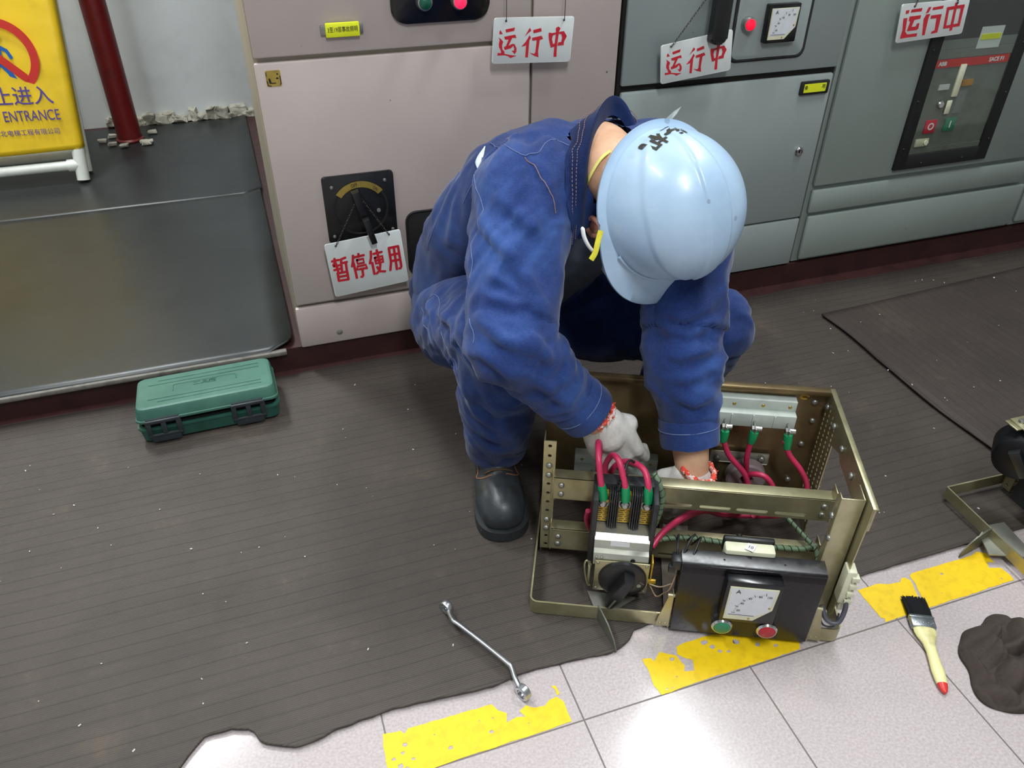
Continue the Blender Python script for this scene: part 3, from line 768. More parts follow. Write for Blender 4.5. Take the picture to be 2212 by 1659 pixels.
b = nb(); add_box(b, (1.884, FY - 0.004, 0.548), (0.036, 0.003, 0.016)); link_mesh('state_flag', b, plain('orange_flag', srgb(190, 130, 20), 0.5), bf)
b = nb(); add_box(b, (1.880, FY - 0.003, 0.497), (0.030, 0.0012, 0.062)); link_mesh('rating_card', b, plain('pale_card', srgb(126, 130, 128), 0.5), bf)
b = nb(); add_lathe(b, [(0, 0.009), (0.008, 0.009), (0.0105, 0.006), (0.0105, 0.0)], face(1.812, 0.497, FY - 0.0024), 20); kl = link_mesh('keylock', b, M_CHROME, bf)
b = nb(); add_box(b, (1.838, FY - 0.010, 0.488), (0.016, 0.003, 0.036), 0.001, None); link_mesh('key', b, M_CREAM, kl)
b = nb(); add_box(b, (1.790, FY - 0.004, 0.393), (0.045, 0.004, 0.022), 0.001); add_lathe(b, [(0, 0.004), (0.007, 0.004), (0.007, 0)], face(1.803, 0.393, FY - 0.005), 14); link_mesh('interlock', b, M_CREAM, bf)
b = nb(); add_box(b, (1.911, FY - 0.0045, 0.662), (0.075, 0.001, 0.054)); cl = link_mesh('warning_label', b, M_WHITE, g3)
b = nb(); add_box(b, (1.911, FY - 0.0055, 0.664), (0.065, 0.001, 0.014)); link_mesh('label_stripe', b, M_YLABEL, cl)
# --- next cabinet in the row, cut by the frame
g4 = cab('grey cabinet edge beyond the breaker cabinet, cut off by the frame', 2.27, 3.0)
body(g4, 2.268, 3.0, M_GREY2, z0=0.068)
panel('door', 2.274, 2.99, 0.215, 2.06, M_GREY2, g4, bev=0.006)
panel('plinth_panel', 2.278, 2.99, 0.083, 0.208, M_GREY2, g4, bev=0.006)

# ------------------------------------------------------------------ hanging signs
def round_poly(Q, r=0.006, n=4):
    out = []
    m = len(Q)
    for i in range(m):
        p = Vector(Q[i]); a = Vector(Q[i - 1]); c = Vector(Q[(i + 1) % m])
        da = (a - p).normalized(); dc = (c - p).normalized()
        for k in range(n + 1):
            t = k / n
            out.append(tuple(p + da * r * (1 - t) ** 2 + dc * r * t ** 2))
    return out
def hanging_sign(label, cen, Q, polys, strokes, w, holes, tops, chain, y=1.68, group=None, tilt=0.0):
    s = thing('hanging_sign', label, 'sign', (cen[0], y, cen[1]))
    b = nb(); add_prism(b, round_poly(Q), -0.0028, 0.0, FRONT, bev=0.0006)
    pl = link_mesh('sign_plate', b, M_WHITE, s)
    b = nb(); k = 0
    for k, p in enumerate(polys): add_poly(b, p, T(0, -0.0003 - 0.00004 * k, 0) @ FRONT)
    for k, p in enumerate(strokes): add_ribbon(b, p, w, T(0, -0.0003 - 0.00003 * k, 0) @ FRONT)
    link_mesh('sign_lettering', b, M_RED, pl, smooth=0)
    for (hx, hz), (tx, ty, tz) in zip(holes, tops):
        b = nb()
        p0 = Vector((hx, -0.003, hz)); p1 = Vector((tx - cen[0], ty - y, tz - cen[1]))
        L = (p1 - p0).length; d = (p1 - p0) / L
        if chain:
            n = int(L / 0.0062); x, yv, _ = frame_of(d)
            for i in range(n):
                c = p0 + d * (i + 0.5) * L / n
                a_ = x if i % 2 == 0 else yv
                pts = []
                for j in range(9):
                    a = 2 * PI * j / 8
                    pts.append(c + d * 0.0042 * math.cos(a) + a_ * 0.0018 * math.sin(a))
                add_tube(b, pts, 0.00065, 5, cap=False)
        else:
            add_tube(b, [p0, p0 + d * L * 0.5 + Vector((0.001, 0, 0)), p1], 0.0008, 6)
            add_tube(b, [p0 + d * L * .3, p0 + d * L * 0.7 + Vector((0.004, 0, 0)), p1 + Vector((0.003, 0, 0))], 0.0008, 6)
        add_lathe(b, [(0, 0.0032), (0.0022, 0.001), (0.0022, -0.001), (0, -0.003)], T(hx, -0.0005, hz) @ FRONT, 8)
        link_mesh('chain' if chain else 'hanging_wire', b, M_CHAIN, s)
    return s
hanging_sign('white sign with four red characters hung from the rotary switch lever', STOP_C, STOP_Q, [], STOP_G[:-1], 0.0060, STOP_G[-1],
             [(0.214, FY - 0.022, 0.432), (0.228, FY - 0.022, 0.438)], True)
hanging_sign('white sign with three red characters hung over the pinkish cabinet', RUN_C, RUN_Q, RUN_G[:-1], [], 0, RUN_G[-1],
             [(RUN_C[0] - 0.062, FY - 0.03, 0.92), (RUN_C[0] + 0.068, FY - 0.03, 0.92)], False)
# the same lettering on the second sign, turned with its plate
S2_C = (1.0199, 0.6821); S2_Q = [(-0.0945, 0.0317), (0.0845, 0.0554), (0.0946, -0.0346), (-0.0846, -0.0526)]
def remap(p):
    u = (p[0] + 0.0895) / 0.179; v = (p[1] + 0.0452) / 0.0904
    a, b_, c, d = [Vector(q) for q in (S2_Q[3], S2_Q[2], S2_Q[1], S2_Q[0])]
    q = (a * (1 - u) + b_ * u) * (1 - v) + (d * (1 - u) + c * u) * v
    return (q.x, q.y)
hanging_sign('tilted white sign with three red characters below the long black handle', S2_C, S2_Q, [[remap(p) for p in g] for g in RUN_G[:-1]], [], 0,
             [(-0.070, 0.029), (0.060, 0.044)], [(1.046, FY - 0.04, 0.84), (1.066, FY - 0.04, 0.84)], True, y=1.675)
hanging_sign('white sign with blocky red characters overlapping the breaker window frame', RUN3_C, RUN3_Q, RUN3_G[:-1], [], 0, [RUN3_G[-1][0], (0.06, 0.036)],
             [(1.640, FY - 0.02, 0.90), (1.70, FY - 0.02, 0.90)], True)

# ------------------------------------------------------------------ ribbed rubber mats
EDGE = [(-3.0, 0.74), (-0.9, 0.742), (-0.45, 0.735), (-0.26, 0.728), (-0.24, 0.752), (-0.222, 0.772), (-0.18, 0.772), (-0.150, 0.760), (-0.138, 0.734), (-0.115, 0.722), (-0.09, 0.711), (-0.06, 0.712), (-0.034, 0.720),
        (0.054, 0.727), (0.11, 0.723), (0.171, 0.717), (0.22, 0.714), (0.283, 0.724), (0.36, 0.720), (0.42, 0.713), (0.446, 0.716), (0.470, 0.728), (0.484, 0.742), (0.531, 0.747), (0.70, 0.738), (0.858, 0.724), (0.944, 0.718), (1.319, 0.716), (3.4, 0.70)]
def edge_y(x):
    for (a, ya), (c, yc) in zip(EDGE, EDGE[1:]):
        if a <= x <= c: return ya + (yc - ya) * (x - a) / (c - a) + 0.0018 * noise.noise((x * 55, 0, 0))
    return 0.72
b = nb(); g = []
xs = [-2.9]
while xs[-1] < 3.3: xs.append(xs[-1] + (0.008 if -0.5 < xs[-1] < 1.4 else 0.04))
ys = [0, 0.004, 0.01, 0.02, 0.035, 0.055, 0.08, 0.12, 0.18, 0.27, 0.4, 0.55, 0.7, 0.82, 0.9]
for x in xs:
    e = edge_y(x); row = []
    for d in ys:
        y = e + d * ((1.692 if x < 0.6 else 1.692 - 0.02 * min(1, (x - 0.6) / 0.5)) + 0.008 * noise.noise((x * 3, 5, 0)) - e) / 0.9
        w = math.exp(-d / 0.05)
        z = 0.0034 + 0.0035 * w * (0.8 + noise.noise((x * 9, 2.2, 0))) * (0 if 0.28 < x < 0.86 else 1) + 0.0012 * noise.noise((x * 3, y * 3, 0))
        z += 0.004 * max(0, noise.noise((x * 2.3, 9, 0))) * math.exp(-(0.9 - d) / 0.04)
        row.append(b.verts.new((x, y, max(z, 0.0026))))
    g.append(row)
for i in range(len(xs) - 1):
    for j in range(len(ys) - 1): b.faces.new((g[i][j], g[i + 1][j], g[i + 1][j + 1], g[i][j + 1]))
tag(thicken(link_mesh('ribbed_mat', b, M_MAT, smooth=60), 0.0036), 'worn ribbed rubber mat with a wavy front edge under the squatting person', 'mat')
b = nb(); g = []
for i in range(45):
    row = []
    for j in range(40):
        u = i / 44; v = j / 39
        x = 1.428 + 0.012 * noise.noise((v * 3, 1, 0)) + u * 1.5; y = 0.755 + v * (1.515 - 0.755) + 0.09 * u * v
        z = 0.012 + 0.004 * math.exp(-u * 30) * (0.6 + noise.noise((v * 4, 3, 0)))
        row.append(b.verts.new((x, y, z)))
    g.append(row)
for i in range(44):
    for j in range(39): b.faces.new((g[i][j], g[i + 1][j], g[i + 1][j + 1], g[i][j + 1]))
tag(thicken(link_mesh('ribbed_mat', b, M_MAT2, smooth=60), 0.004), 'second ribbed rubber mat lying over the first in front of the breaker cabinet', 'mat')

# ------------------------------------------------------------------ yellow floor tape, peeling
def jag(pts, n=5, a=0.0016):
    out = []
    for i, p in enumerate(pts):
        q = pts[(i + 1) % len(pts)]
        L = math.hypot(q[0] - p[0], q[1] - p[1]); m = max(1, int(L / 0.008))
        for k in range(m):
            t = k / m; x = p[0] + (q[0] - p[0]) * t; y = p[1] + (q[1] - p[1]) * t
            s = a * (1 if k else 0.3)
            out.append((x + s * noise.noise((x * 160, y * 160, 1)), y + s * noise.noise((x * 160, y * 160, 7))))
    return out
def worn(cx, cy, r, k=0):
    """outline of a worn-through patch"""
    return [(cx + r * (1 + 0.55 * noise.noise((cx * 90 + math.cos(a) * 1.3, cy * 90 + math.sin(a) * 1.3, k))) * math.cos(a), cy + 0.8 * r * (1 + 0.55 * noise.noise((cx * 90 + math.cos(a) * 1.3, cy * 90 + math.sin(a) * 1.3, k + 5))) * math.sin(a)) for a in [2 * PI * q / 14 for q in range(14)]]
def tape(label, polys, holes=()):
    cu = bpy.data.curves.new('floor_tape', 'CURVE'); cu.dimensions = '2D'; cu.fill_mode = 'BOTH'; cu.extrude = 0.00025
    for p in [jag(p) for p in polys] + [worn(*h) for h in holes]:
        sp = cu.splines.new('POLY'); sp.points.add(len(p) - 1)
        for q, (x, y) in zip(sp.points, p): q.co = (x, y, 0, 1)
        sp.use_cyclic_u = True
    o = bpy.data.objects.new('floor_tape', cu); COL.objects.link(o)
    me = evaluated(o); bpy.data.objects.remove(o); bpy.data.curves.remove(cu)
    for v in me.vertices: v.co.z += 0.00045
    return tag(link_mesh('floor_tape', me, M_TAPE, smooth=0), label, 'floor tape', 'peeling yellow floor tape')
tape('peeling yellow floor tape beside the lower end of the spanner', [
    [(0.037,0.694),(0.064,0.691),(0.069,0.684),(0.076,0.691),(0.21,0.689),(0.216,0.676),(0.228,0.667),(0.223,0.652),(0.241,0.656),(0.254,0.652),(0.248,0.664),(0.261,0.67),(0.27,0.663),(0.289,0.66),(0.299,0.667),(0.312,0.669),(0.32,0.658),(0.319,0.622),(0.296,0.6215),(0.252,0.620),(0.219,0.621),(0.195,0.619),(0.159,0.62),(0.097,0.618),(0.035,0.618),(0.033,0.651),(0.034,0.675)],
    [(0.311,0.689),(0.318,0.688),(0.319,0.673),(0.314,0.67),(0.315,0.681)]],
    [(0.066, 0.667, 0.004), (0.060, 0.655, 0.003), (0.052, 0.636, 0.005), (0.073, 0.641, 0.003), (0.061, 0.629, 0.004), (0.130, 0.640, 0.004), (0.196, 0.645, 0.0035), (0.045, 0.650, 0.003), (0.205, 0.666, 0.0016), (0.183, 0.668, 0.0014), (0.112, 0.668, 0.0013), (0.255, 0.640, 0.0012)])
tape('peeling yellow floor tape under the black instrument panel', [
    [(0.473,0.688),(0.487,0.685),(0.49,0.678),(0.507,0.691),(0.53,0.676),(0.534,0.654),(0.528,0.645),(0.545,0.641),(0.552,0.660),(0.541,0.668),(0.533,0.678),(0.539,0.691),(0.554,0.694),(0.608,0.694),(0.742,0.690),(0.742,0.633),(0.735,0.621),(0.645,0.62),(0.564,0.621),(0.473,0.618),(0.469,0.637),(0.473,0.662)]],
    [(0.640, 0.668, 0.006), (0.618, 0.655, 0.0035), (0.672, 0.652, 0.005), (0.700, 0.640, 0.004), (0.588, 0.684, 0.006), (0.596, 0.672, 0.005), (0.604, 0.660, 0.004), (0.520, 0.672, 0.004), (0.512, 0.640, 0.0015), (0.486, 0.625, 0.002), (0.496, 0.624, 0.0015)])
tape('yellow floor tape partly covered by the paint brush bristles', [
    [(0.909,0.694),(0.957,0.694),(0.97,0.688),(0.996,0.685),(1.003,0.691),(1.011,0.691),(1.017,0.682),(1.001,0.639),(0.991,0.622),(0.979,0.621),(0.91,0.62),(0.914,0.627),(0.908,0.631),(0.909,0.666)]])
tape('yellow floor tape reaching under the drawer at the right frame edge', [
    [(1.022,0.691),(1.031,0.695),(1.167,0.694),(1.187,0.699),(1.2,0.69),(1.198,0.667),(1.185,0.672),(1.178,0.66),(1.199,0.653),(1.202,0.633),(1.199,0.622),(1.149,0.622),(1.004,0.621),(1.004,0.63),(1.009,0.645),(1.021,0.676)]],
    [(1.083, 0.676, 0.003), (1.18, 0.632, 0.002), (1.05, 0.64, 0.0012)])

# specks of plaster and paint on the mats
b = nb(); random.seed(11)
for i in range(150):
    x = random.uniform(-0.6, 2.1); y = random.uniform(0.75, 1.6); s = random.uniform(0.0008, 0.0022)
    if random.random() < 0.05: s *= 2.0
    add_box(b, (0, 0, 0), (s * random.uniform(1, 2.6), s, s * 0.6), 0, T(x, y, 0.0068 if not x > 1.4 else 0.018) @ RZ(random.uniform(0, 3)) @ RX(random.uniform(-.4, .4)))
tag(link_mesh('debris', b, plain('white_flecks', srgb(196, 192, 186), 0.7), smooth=0), 'tiny white flecks of debris scattered over the rubber mats', 'debris', kind='stuff')

# ------------------------------------------------------------------ green tool case
M_CASE = plain('green_case_plastic', srgb(38, 84, 72), 0.5, dirt=0.12, dscale=14, dcol=srgb(28, 66, 56))
t = NT('dusty_green_lid'); v = t.coord()
c = t.ramp(t.noise(10, 5, v), [(0.3, srgb(46, 90, 78)), (0.7, srgb(68, 112, 97))])
sm = t.ramp(t.noise(1.0, 6, t.coord((9, 70, 40)), 0.75), [(0.55, (0, 0, 0, 1)), (0.8, (1, 1, 1, 1))])
c = t.mix(t.math('MULTIPLY', sm, 0.5), c, srgb(112, 124, 102))
M_LID = t.set(Base_Color=c, Roughness=0.5)
M_LATCH = plain('dark_grey_latch', srgb(44, 50, 54), 0.5, dirt=0.15)
case = thing('tool_case', 'green plastic tool case with two dark latches lying before the platform', 'tool case', (-0.179, 1.598, 0.0075), math.radians(1.2))
case.scale = (1, 1, 1.22)
LX, LY = 0.298, 0.150
def tray(b, z0, z1, lx, ly, r, draft, wall=None):
    P0 = rrect(lx - 2 * draft, ly - 2 * draft, r - draft if r > draft else r); P1 = rrect(lx, ly, r)
    n = len(P0)
    return P0, P1
def loftbox(b, layers, r):
    """stack of rounded rectangles (lx, ly, z)"""
    rings = []
    for lx, ly, z in layers: rings.append([b.verts.new((x, y, z)) for x, y in rrect(lx, ly, r)])
    for p, q in zip(rings, rings[1:]):
        for i in range(len(p)): b.faces.new((p[i], p[(i + 1) % len(p)], q[(i + 1) % len(p)], q[i]))
    b.faces.new(rings[0][::-1]); b.faces.new(rings[-1])
b = nb(); loftbox(b, [(LX - 0.016, LY - 0.016, 0), (LX - 0.006, LY - 0.006, 0.003), (LX, LY, 0.026), (LX + 0.004, LY + 0.004, 0.027), (LX + 0.004, LY + 0.004, 0.031), (LX - 0.012, LY - 0.012, 0.0312), (LX - 0.014, LY - 0.014, 0.012)], 0.018)
link_mesh('case_base', b, M_CASE, case)
b = nb(); loftbox(b, [(LX - 0.02, LY - 0.02, 0.012), (LX - 0.02, LY - 0.02, 0.034)], 0.012); link_mesh('dark_gap_filler', b, M_BLACKMATT, case)  # black filler; shade in the gap under the lid is put into its colour
LIDM = T(0, LY / 2, 0.033) @ RX(math.radians(-4.5)) @ T(0, -LY / 2, 0)
b = nb(); loftbox(b, [(LX - 0.012, LY - 0.012, -0.0005), (LX + 0.004, LY + 0.004, 0.0), (LX + 0.004, LY + 0.004, 0.004), (LX, LY, 0.005), (LX - 0.005, LY - 0.005, 0.021), (LX - 0.010, LY - 0.010, 0.0255), (LX - 0.020, LY - 0.020, 0.027), (LX - 0.022, LY - 0.022, 0.027)], 0.018)
lid = link_mesh('case_lid', b, M_LID, case, M=LIDM)
b = nb()
for yy, xa, xb in ((0.030, -0.12, 0.12), (-0.034, -0.12, 0.12), (-0.048, -0.10, 0.12), (0.046, -0.10, 0.12)):
    add_box(b, ((xa + xb) / 2, yy, 0.0272), (xb - xa, 0.0022, 0.0018), 0.0006)
add_tube(b, [(-0.068, -0.012, 0.0268), (-0.068, 0.012, 0.0268), (-0.064, 0.016, 0.0268), (0.064, 0.016, 0.0268), (0.068, 0.012, 0.0268), (0.068, -0.006, 0.0268)], 0.0013, 6)
link_mesh('embossed_ribs', b, M_LID, lid)
text('embossed_lettering', '工具箱', 0.017, M_CASE, lid, T(0, 0.004, 0.0272), bold=0.0004)
for lx in (-0.096, 0.082):
    b = nb(); y0 = -LY / 2 - 0.006
    add_prism(b, [(-0.036, -0.004), (0.036, -0.004), (0.032, -0.013), (-0.034, -0.013)], 0.045, 0.052, T(lx, -LY / 2 + 0.010, 0), bev=0.002)
    for dx in (-0.031, 0.0, 0.031): add_box(b, (lx + dx, y0 - 0.001, 0.034), (0.011, 0.005, 0.034), 0.0015)
    add_box(b, (lx, y0 - 0.001, 0.0485), (0.073, 0.006, 0.007), 0.002); add_box(b, (lx, y0 - 0.001, 0.019), (0.073, 0.006, 0.006), 0.002)
    add_box(b, (lx, y0 + 0.0005, 0.011), (0.060, 0.005, 0.014), 0.0015)
    link_mesh('latch', b, M_LATCH, case)

# ------------------------------------------------------------------ offset ring spanner
M_SPAN = plain('bright_chrome_vanadium', srgb(186, 188, 192), 0.30, 0.95, dirt=0.03, dscale=12)
wr = thing('ring_spanner', 'chrome double offset ring spanner lying across the mat edge', 'spanner', (0.225, 0.78, 0))
def wl(x, y, z): return Vector((x - 0.225, y - 0.78, z))
b = nb()
path = smooth_path([wl(0.189, 0.868, 0.021), wl(0.1895, 0.852, 0.026), wl(0.191, 0.838, 0.030), wl(0.197, 0.829, 0.031), wl(0.225, 0.782, 0.030), wl(0.250, 0.738, 0.028), wl(0.2555, 0.726, 0.026), wl(0.2565, 0.712, 0.018), wl(0.2585, 0.697, 0.0135)], 5)
add_tube(b, path, [0.0046] * len(path), 20, flat=0.8)
link_mesh('shank', b, M_SPAN, wr, smooth=80)
def ring_head(p, d, r, tiltx, mat_in=None):
    b = nb()
    M = Matrix.Translation(p) @ RZ(d) @ RY(PI / 2) @ RX(tiltx)
    prof = [(r * 0.62, -0.006), (r * 0.92, -0.006), (r, -0.0045), (r, 0.0045), (r * 0.92, 0.006), (r * 0.62, 0.006), (r * 0.62, -0.006)]
    add_lathe(b, prof, M, 24)
    return link_mesh('ring_head', b, M_SPAN, wr)
ring_head(wl(0.1885, 0.879, 0.0195), 0.50, 0.0125, 0.0)
r2 = ring_head(wl(0.2615, 0.685, 0.0137), 0.45, 0.0135, 0.0)

# ------------------------------------------------------------------ paint brush
M_BRW = plain('pale_yellow_lacquered_wood', srgb(226, 218, 158), 0.35, dirt=0.06, dscale=20, dcol=srgb(168, 156, 104))
M_BRISTLE = plain('black_bristle', srgb(20, 20, 22), 0.65, dirt=0.2, dscale=200)
M_FERR = plain('tin_ferrule', srgb(150, 156, 160), 0.3, 0.85, dirt=0.1, dscale=70)
br = thing('paint_brush', 'flat paint brush with black bristles and a red-tipped pale handle', 'brush', (0.957, 0.583, 0.0), math.atan2(0.480 - 0.583, 0.906 - 0.957))
# local +x runs towards the handle tip
b = nb()
prof = [(0.0, 0.0185), (0.008, 0.0185), (0.016, 0.0165), (0.030, 0.0105), (0.045, 0.0088), (0.062, 0.0092), (0.082, 0.0105), (0.098, 0.0098), (0.106, 0.0085)]
def slabloft(b, prof, zc, th, M=None):
    rings = []
    for x, h in prof:
        t_ = th(x) if callable(th) else th; z = zc(x) if callable(zc) else zc
        rings.append([b.verts.new((x, h * math.cos(a) if abs(math.cos(a)) > 0.0 else 0, z + t_ * math.sin(a))) for a in [2 * PI * k / 16 for k in range(16)]])
    for p, q in zip(rings, rings[1:]):
        for k in range(16): b.faces.new((p[k], p[(k + 1) % 16], q[(k + 1) % 16], q[k]))
    b.faces.new(rings[0][::-1]); b.faces.new(rings[-1])
slabloft(b, prof, lambda x: 0.009 - 0.02 * x, lambda x: 0.0062)
link_mesh('handle', b, M_BRW, br)
b = nb(); slabloft(b, [(0.106, 0.0085), (0.113, 0.0072), (0.120, 0.0045), (0.1225, 0.0015)], lambda x: 0.009 - 0.02 * x, lambda x: 0.0062 - max(0, x - 0.106) * 0.16)
link_mesh('handle_tip', b, plain('red_dipped_tip', srgb(206, 52, 46), 0.35, dirt=0.05), br)
b = nb(); add_box(b, (-0.013, 0, 0.0095), (0.027, 0.041, 0.012), 0.003); add_box(b, (-0.021, 0, 0.0095), (0.003, 0.0418, 0.0128), 0.001)
for k in range(9): add_lathe(b, [(0, 0.0009), (0.0013, 0)], T(-0.009 + 0.002 * (k % 2), -0.016 + 0.004 * k, 0.0154), 8)
link_mesh('ferrule', b, M_FERR, br)
b = nb(); random.seed(5)
for k in range(420):
    y = random.uniform(-0.019, 0.019); z = random.uniform(0.005, 0.0135)
    L = random.uniform(0.038, 0.045) - 0.10 * abs(y) * (0.5 if y < 0 else 0.2) - (0.012 if y > 0.006 and random.random() < 0.4 else 0)
    add_tube(b, [(-0.026, y, z), (-0.026 - L * 0.6, y * 1.04, z * 0.95), (-0.026 - L, y * (1.02 + random.uniform(-0.06, 0.06)), max(0.002, z * 0.75 + random.uniform(-.002, .001)))], 0.0009, 4)
o = link_mesh('bristles', b, M_BRISTLE, br); o['kind'] = 'stuff'


# worker: folds, seams and straps lie along these points
def vv(*a): return Vector(a)
FOLDS_J = [([vv(0.3289, 1.1262, 0.6258), vv(0.3368, 1.0770, 0.6134), vv(0.3558, 1.0298, 0.5937), vv(0.3738, 0.9979, 0.5614), vv(0.3852, 0.9798, 0.5351)], 0.008, 0.011),
    ([vv(0.3602, 1.1130, 0.6568), vv(0.3817, 1.0733, 0.6427), vv(0.4023, 1.0485, 0.6227), vv(0.4130, 1.0368, 0.6056)], 0.0065, 0.01),
    ([vv(0.3091, 1.0089, 0.5483), vv(0.3419, 0.9794, 0.5463), vv(0.3822, 0.9798, 0.5372)], 0.007, 0.01),
    ([vv(0.2942, 0.9895, 0.5182), vv(0.3135, 0.9446, 0.5067), vv(0.3501, 0.9279, 0.4905), vv(0.3842, 0.9406, 0.4704)], 0.008, 0.011),
    ([vv(0.3208, 1.0276, 0.5702), vv(0.3409, 1.0022, 0.5679), vv(0.3639, 0.9858, 0.5512)], 0.006, 0.009),
    ([vv(0.2775, 0.9734, 0.4897), vv(0.2926, 0.9408, 0.4750), vv(0.3213, 0.9249, 0.4531), vv(0.3552, 0.9218, 0.4274)], 0.006, 0.01),
    ([vv(0.3460, 0.9494, 0.5162), vv(0.3688, 0.9323, 0.4903), vv(0.3876, 0.9316, 0.4473)], 0.006, 0.01),
    ([vv(0.3834, 1.3053, 0.6549), vv(0.3522, 1.3274, 0.5981), vv(0.3229, 1.3418, 0.5269), vv(0.3032, 1.3718, 0.4649)], 0.006, 0.012),
    ([vv(0.4279, 1.1400, 0.7022), vv(0.4404, 1.1161, 0.6806), vv(0.4391, 1.0868, 0.6572)], 0.006, 0.01),
    ([vv(0.3448, 1.3022, 0.5888), vv(0.3323, 1.2987, 0.5443), vv(0.3291, 1.3054, 0.4994)], 0.006, 0.012),
    ([vv(0.6074, 1.0071, 0.4689), vv(0.6340, 0.9705, 0.4712), vv(0.6794, 0.9718, 0.4825)], 0.007, 0.01),
    ([vv(0.6049, 0.9840, 0.4481), vv(0.6401, 0.9517, 0.4502), vv(0.6925, 0.9587, 0.4601)], 0.007, 0.01),
    ([vv(0.5919, 0.9830, 0.4159), vv(0.6241, 0.9373, 0.4168), vv(0.6906, 0.9433, 0.4205)], 0.007, 0.01),
    ([vv(0.5978, 0.9513, 0.3734), vv(0.6231, 0.9247, 0.3785), vv(0.6747, 0.9241, 0.3894)], 0.006, 0.01),
    ([vv(0.3469, 0.9280, 0.4562), vv(0.3832, 0.9199, 0.4096), vv(0.4180, 0.9240, 0.3707)], 0.006, 0.009),
    ([vv(0.3098, 0.9278, 0.4645), vv(0.3457, 0.9428, 0.3929)], 0.005, 0.009),
    ([vv(0.6064, 0.9210, 0.3468), vv(0.6374, 0.9032, 0.3376), vv(0.6759, 0.9053, 0.3514)], 0.006, 0.009)]
FOLDS_T = [([vv(0.2822, 1.3386, 0.3648), vv(0.2750, 1.2498, 0.3808), vv(0.2749, 1.2024, 0.3510)], 0.007, 0.01),
    ([vv(0.2850, 1.2322, 0.4005), vv(0.2827, 1.1335, 0.4288), vv(0.2803, 1.0945, 0.3989)], 0.007, 0.01),
    ([vv(0.3122, 1.0617, 0.3151), vv(0.3422, 1.0500, 0.2753), vv(0.3650, 1.0650, 0.2039)], 0.006, 0.01),
    ([vv(0.3073, 1.0786, 0.2301), vv(0.3556, 1.0639, 0.1961)], 0.007, 0.01),
    ([vv(0.2751, 1.1987, 0.3525), vv(0.2903, 1.1468, 0.3219), vv(0.2916, 1.0767, 0.3192)], 0.006, 0.01),
    ([vv(0.7835, 1.1012, 0.3926), vv(0.7849, 1.0644, 0.3734), vv(0.7952, 1.0536, 0.3370)], 0.005, 0.01)]
SEAMS_J = [[vv(0.3871, 1.2835, 0.6574), vv(0.3376, 1.1378, 0.6473), vv(0.3275, 1.1160, 0.6190), vv(0.3145, 1.1101, 0.5918), vv(0.3084, 1.0806, 0.5748), vv(0.2973, 1.0652, 0.5519)],
    [vv(0.4070, 1.2986, 0.6745), vv(0.4004, 1.1794, 0.7094), vv(0.4161, 1.1465, 0.7086), vv(0.4387, 1.1560, 0.7133), vv(0.4782, 1.1767, 0.7110), vv(0.4954, 1.1598, 0.7119)],
    [vv(0.4160, 1.1441, 0.7065), vv(0.4310, 1.1226, 0.6857), vv(0.4392, 1.0911, 0.6607), vv(0.4445, 1.0743, 0.6363)],
    [vv(0.3512, 1.2726, 0.5820), vv(0.3687, 1.2565, 0.6432)],
    [vv(0.2857, 1.0142, 0.5079), vv(0.2832, 0.9914, 0.4969), vv(0.2753, 0.9803, 0.4885)],
    [vv(0.3629, 1.3561, 0.6086), vv(0.3222, 1.3478, 0.5273), vv(0.3015, 1.3696, 0.4536)]]
SEAMS_T = [[vv(0.2842, 1.3183, 0.3723), vv(0.2948, 1.2828, 0.4001), vv(0.2831, 1.2137, 0.4016), vv(0.2836, 1.1038, 0.3522)],
    [vv(0.2739, 1.3614, 0.3342), vv(0.2662, 1.2373, 0.3303), vv(0.3012, 1.2623, 0.2532)],
    [vv(0.3633, 1.0653, 0.1929), vv(0.3208, 1.0974, 0.1610)]]
TEAR = [vv(0.3994, 1.3011, 0.6680), vv(0.3824, 1.2847, 0.6535), vv(0.3734, 1.2718, 0.6452)]
TOP = [vv(0.4933, 1.0850, 0.6028), vv(0.4968, 1.0950, 0.6517), vv(0.5106, 1.1200, 0.7089), vv(0.5346, 1.1550, 0.7406), vv(0.5648, 1.1900, 0.7581), vv(0.5942, 1.2150, 0.7595), vv(0.6138, 1.2150, 0.7480), vv(0.6245, 1.2000, 0.7239), vv(0.6242, 1.1750, 0.6931), vv(0.6256, 1.1400, 0.6498)]
STRAP = [vv(0.5369, 1.0957, 0.7181), vv(0.5208, 1.0958, 0.7052), vv(0.5080, 1.1012, 0.6770), vv(0.5159, 1.1366, 0.6286), vv(0.5174, 1.1421, 0.5891), vv(0.5296, 1.1585, 0.5615)]
MASKRIM = [vv(0.4684, 1.0300, 0.6292), vv(0.4704, 1.0250, 0.6142), vv(0.4769, 1.0200, 0.6000), vv(0.4889, 1.0200, 0.5855)]
CHIN = [vv(0.4953, 1.0200, 0.6237), vv(0.4895, 1.0150, 0.6098), vv(0.4839, 1.0100, 0.5934), vv(0.4778, 1.0100, 0.5817)]
TAPEEND = [vv(0.6435, 1.1200, 0.7453), vv(0.6667, 1.1200, 0.7664)]

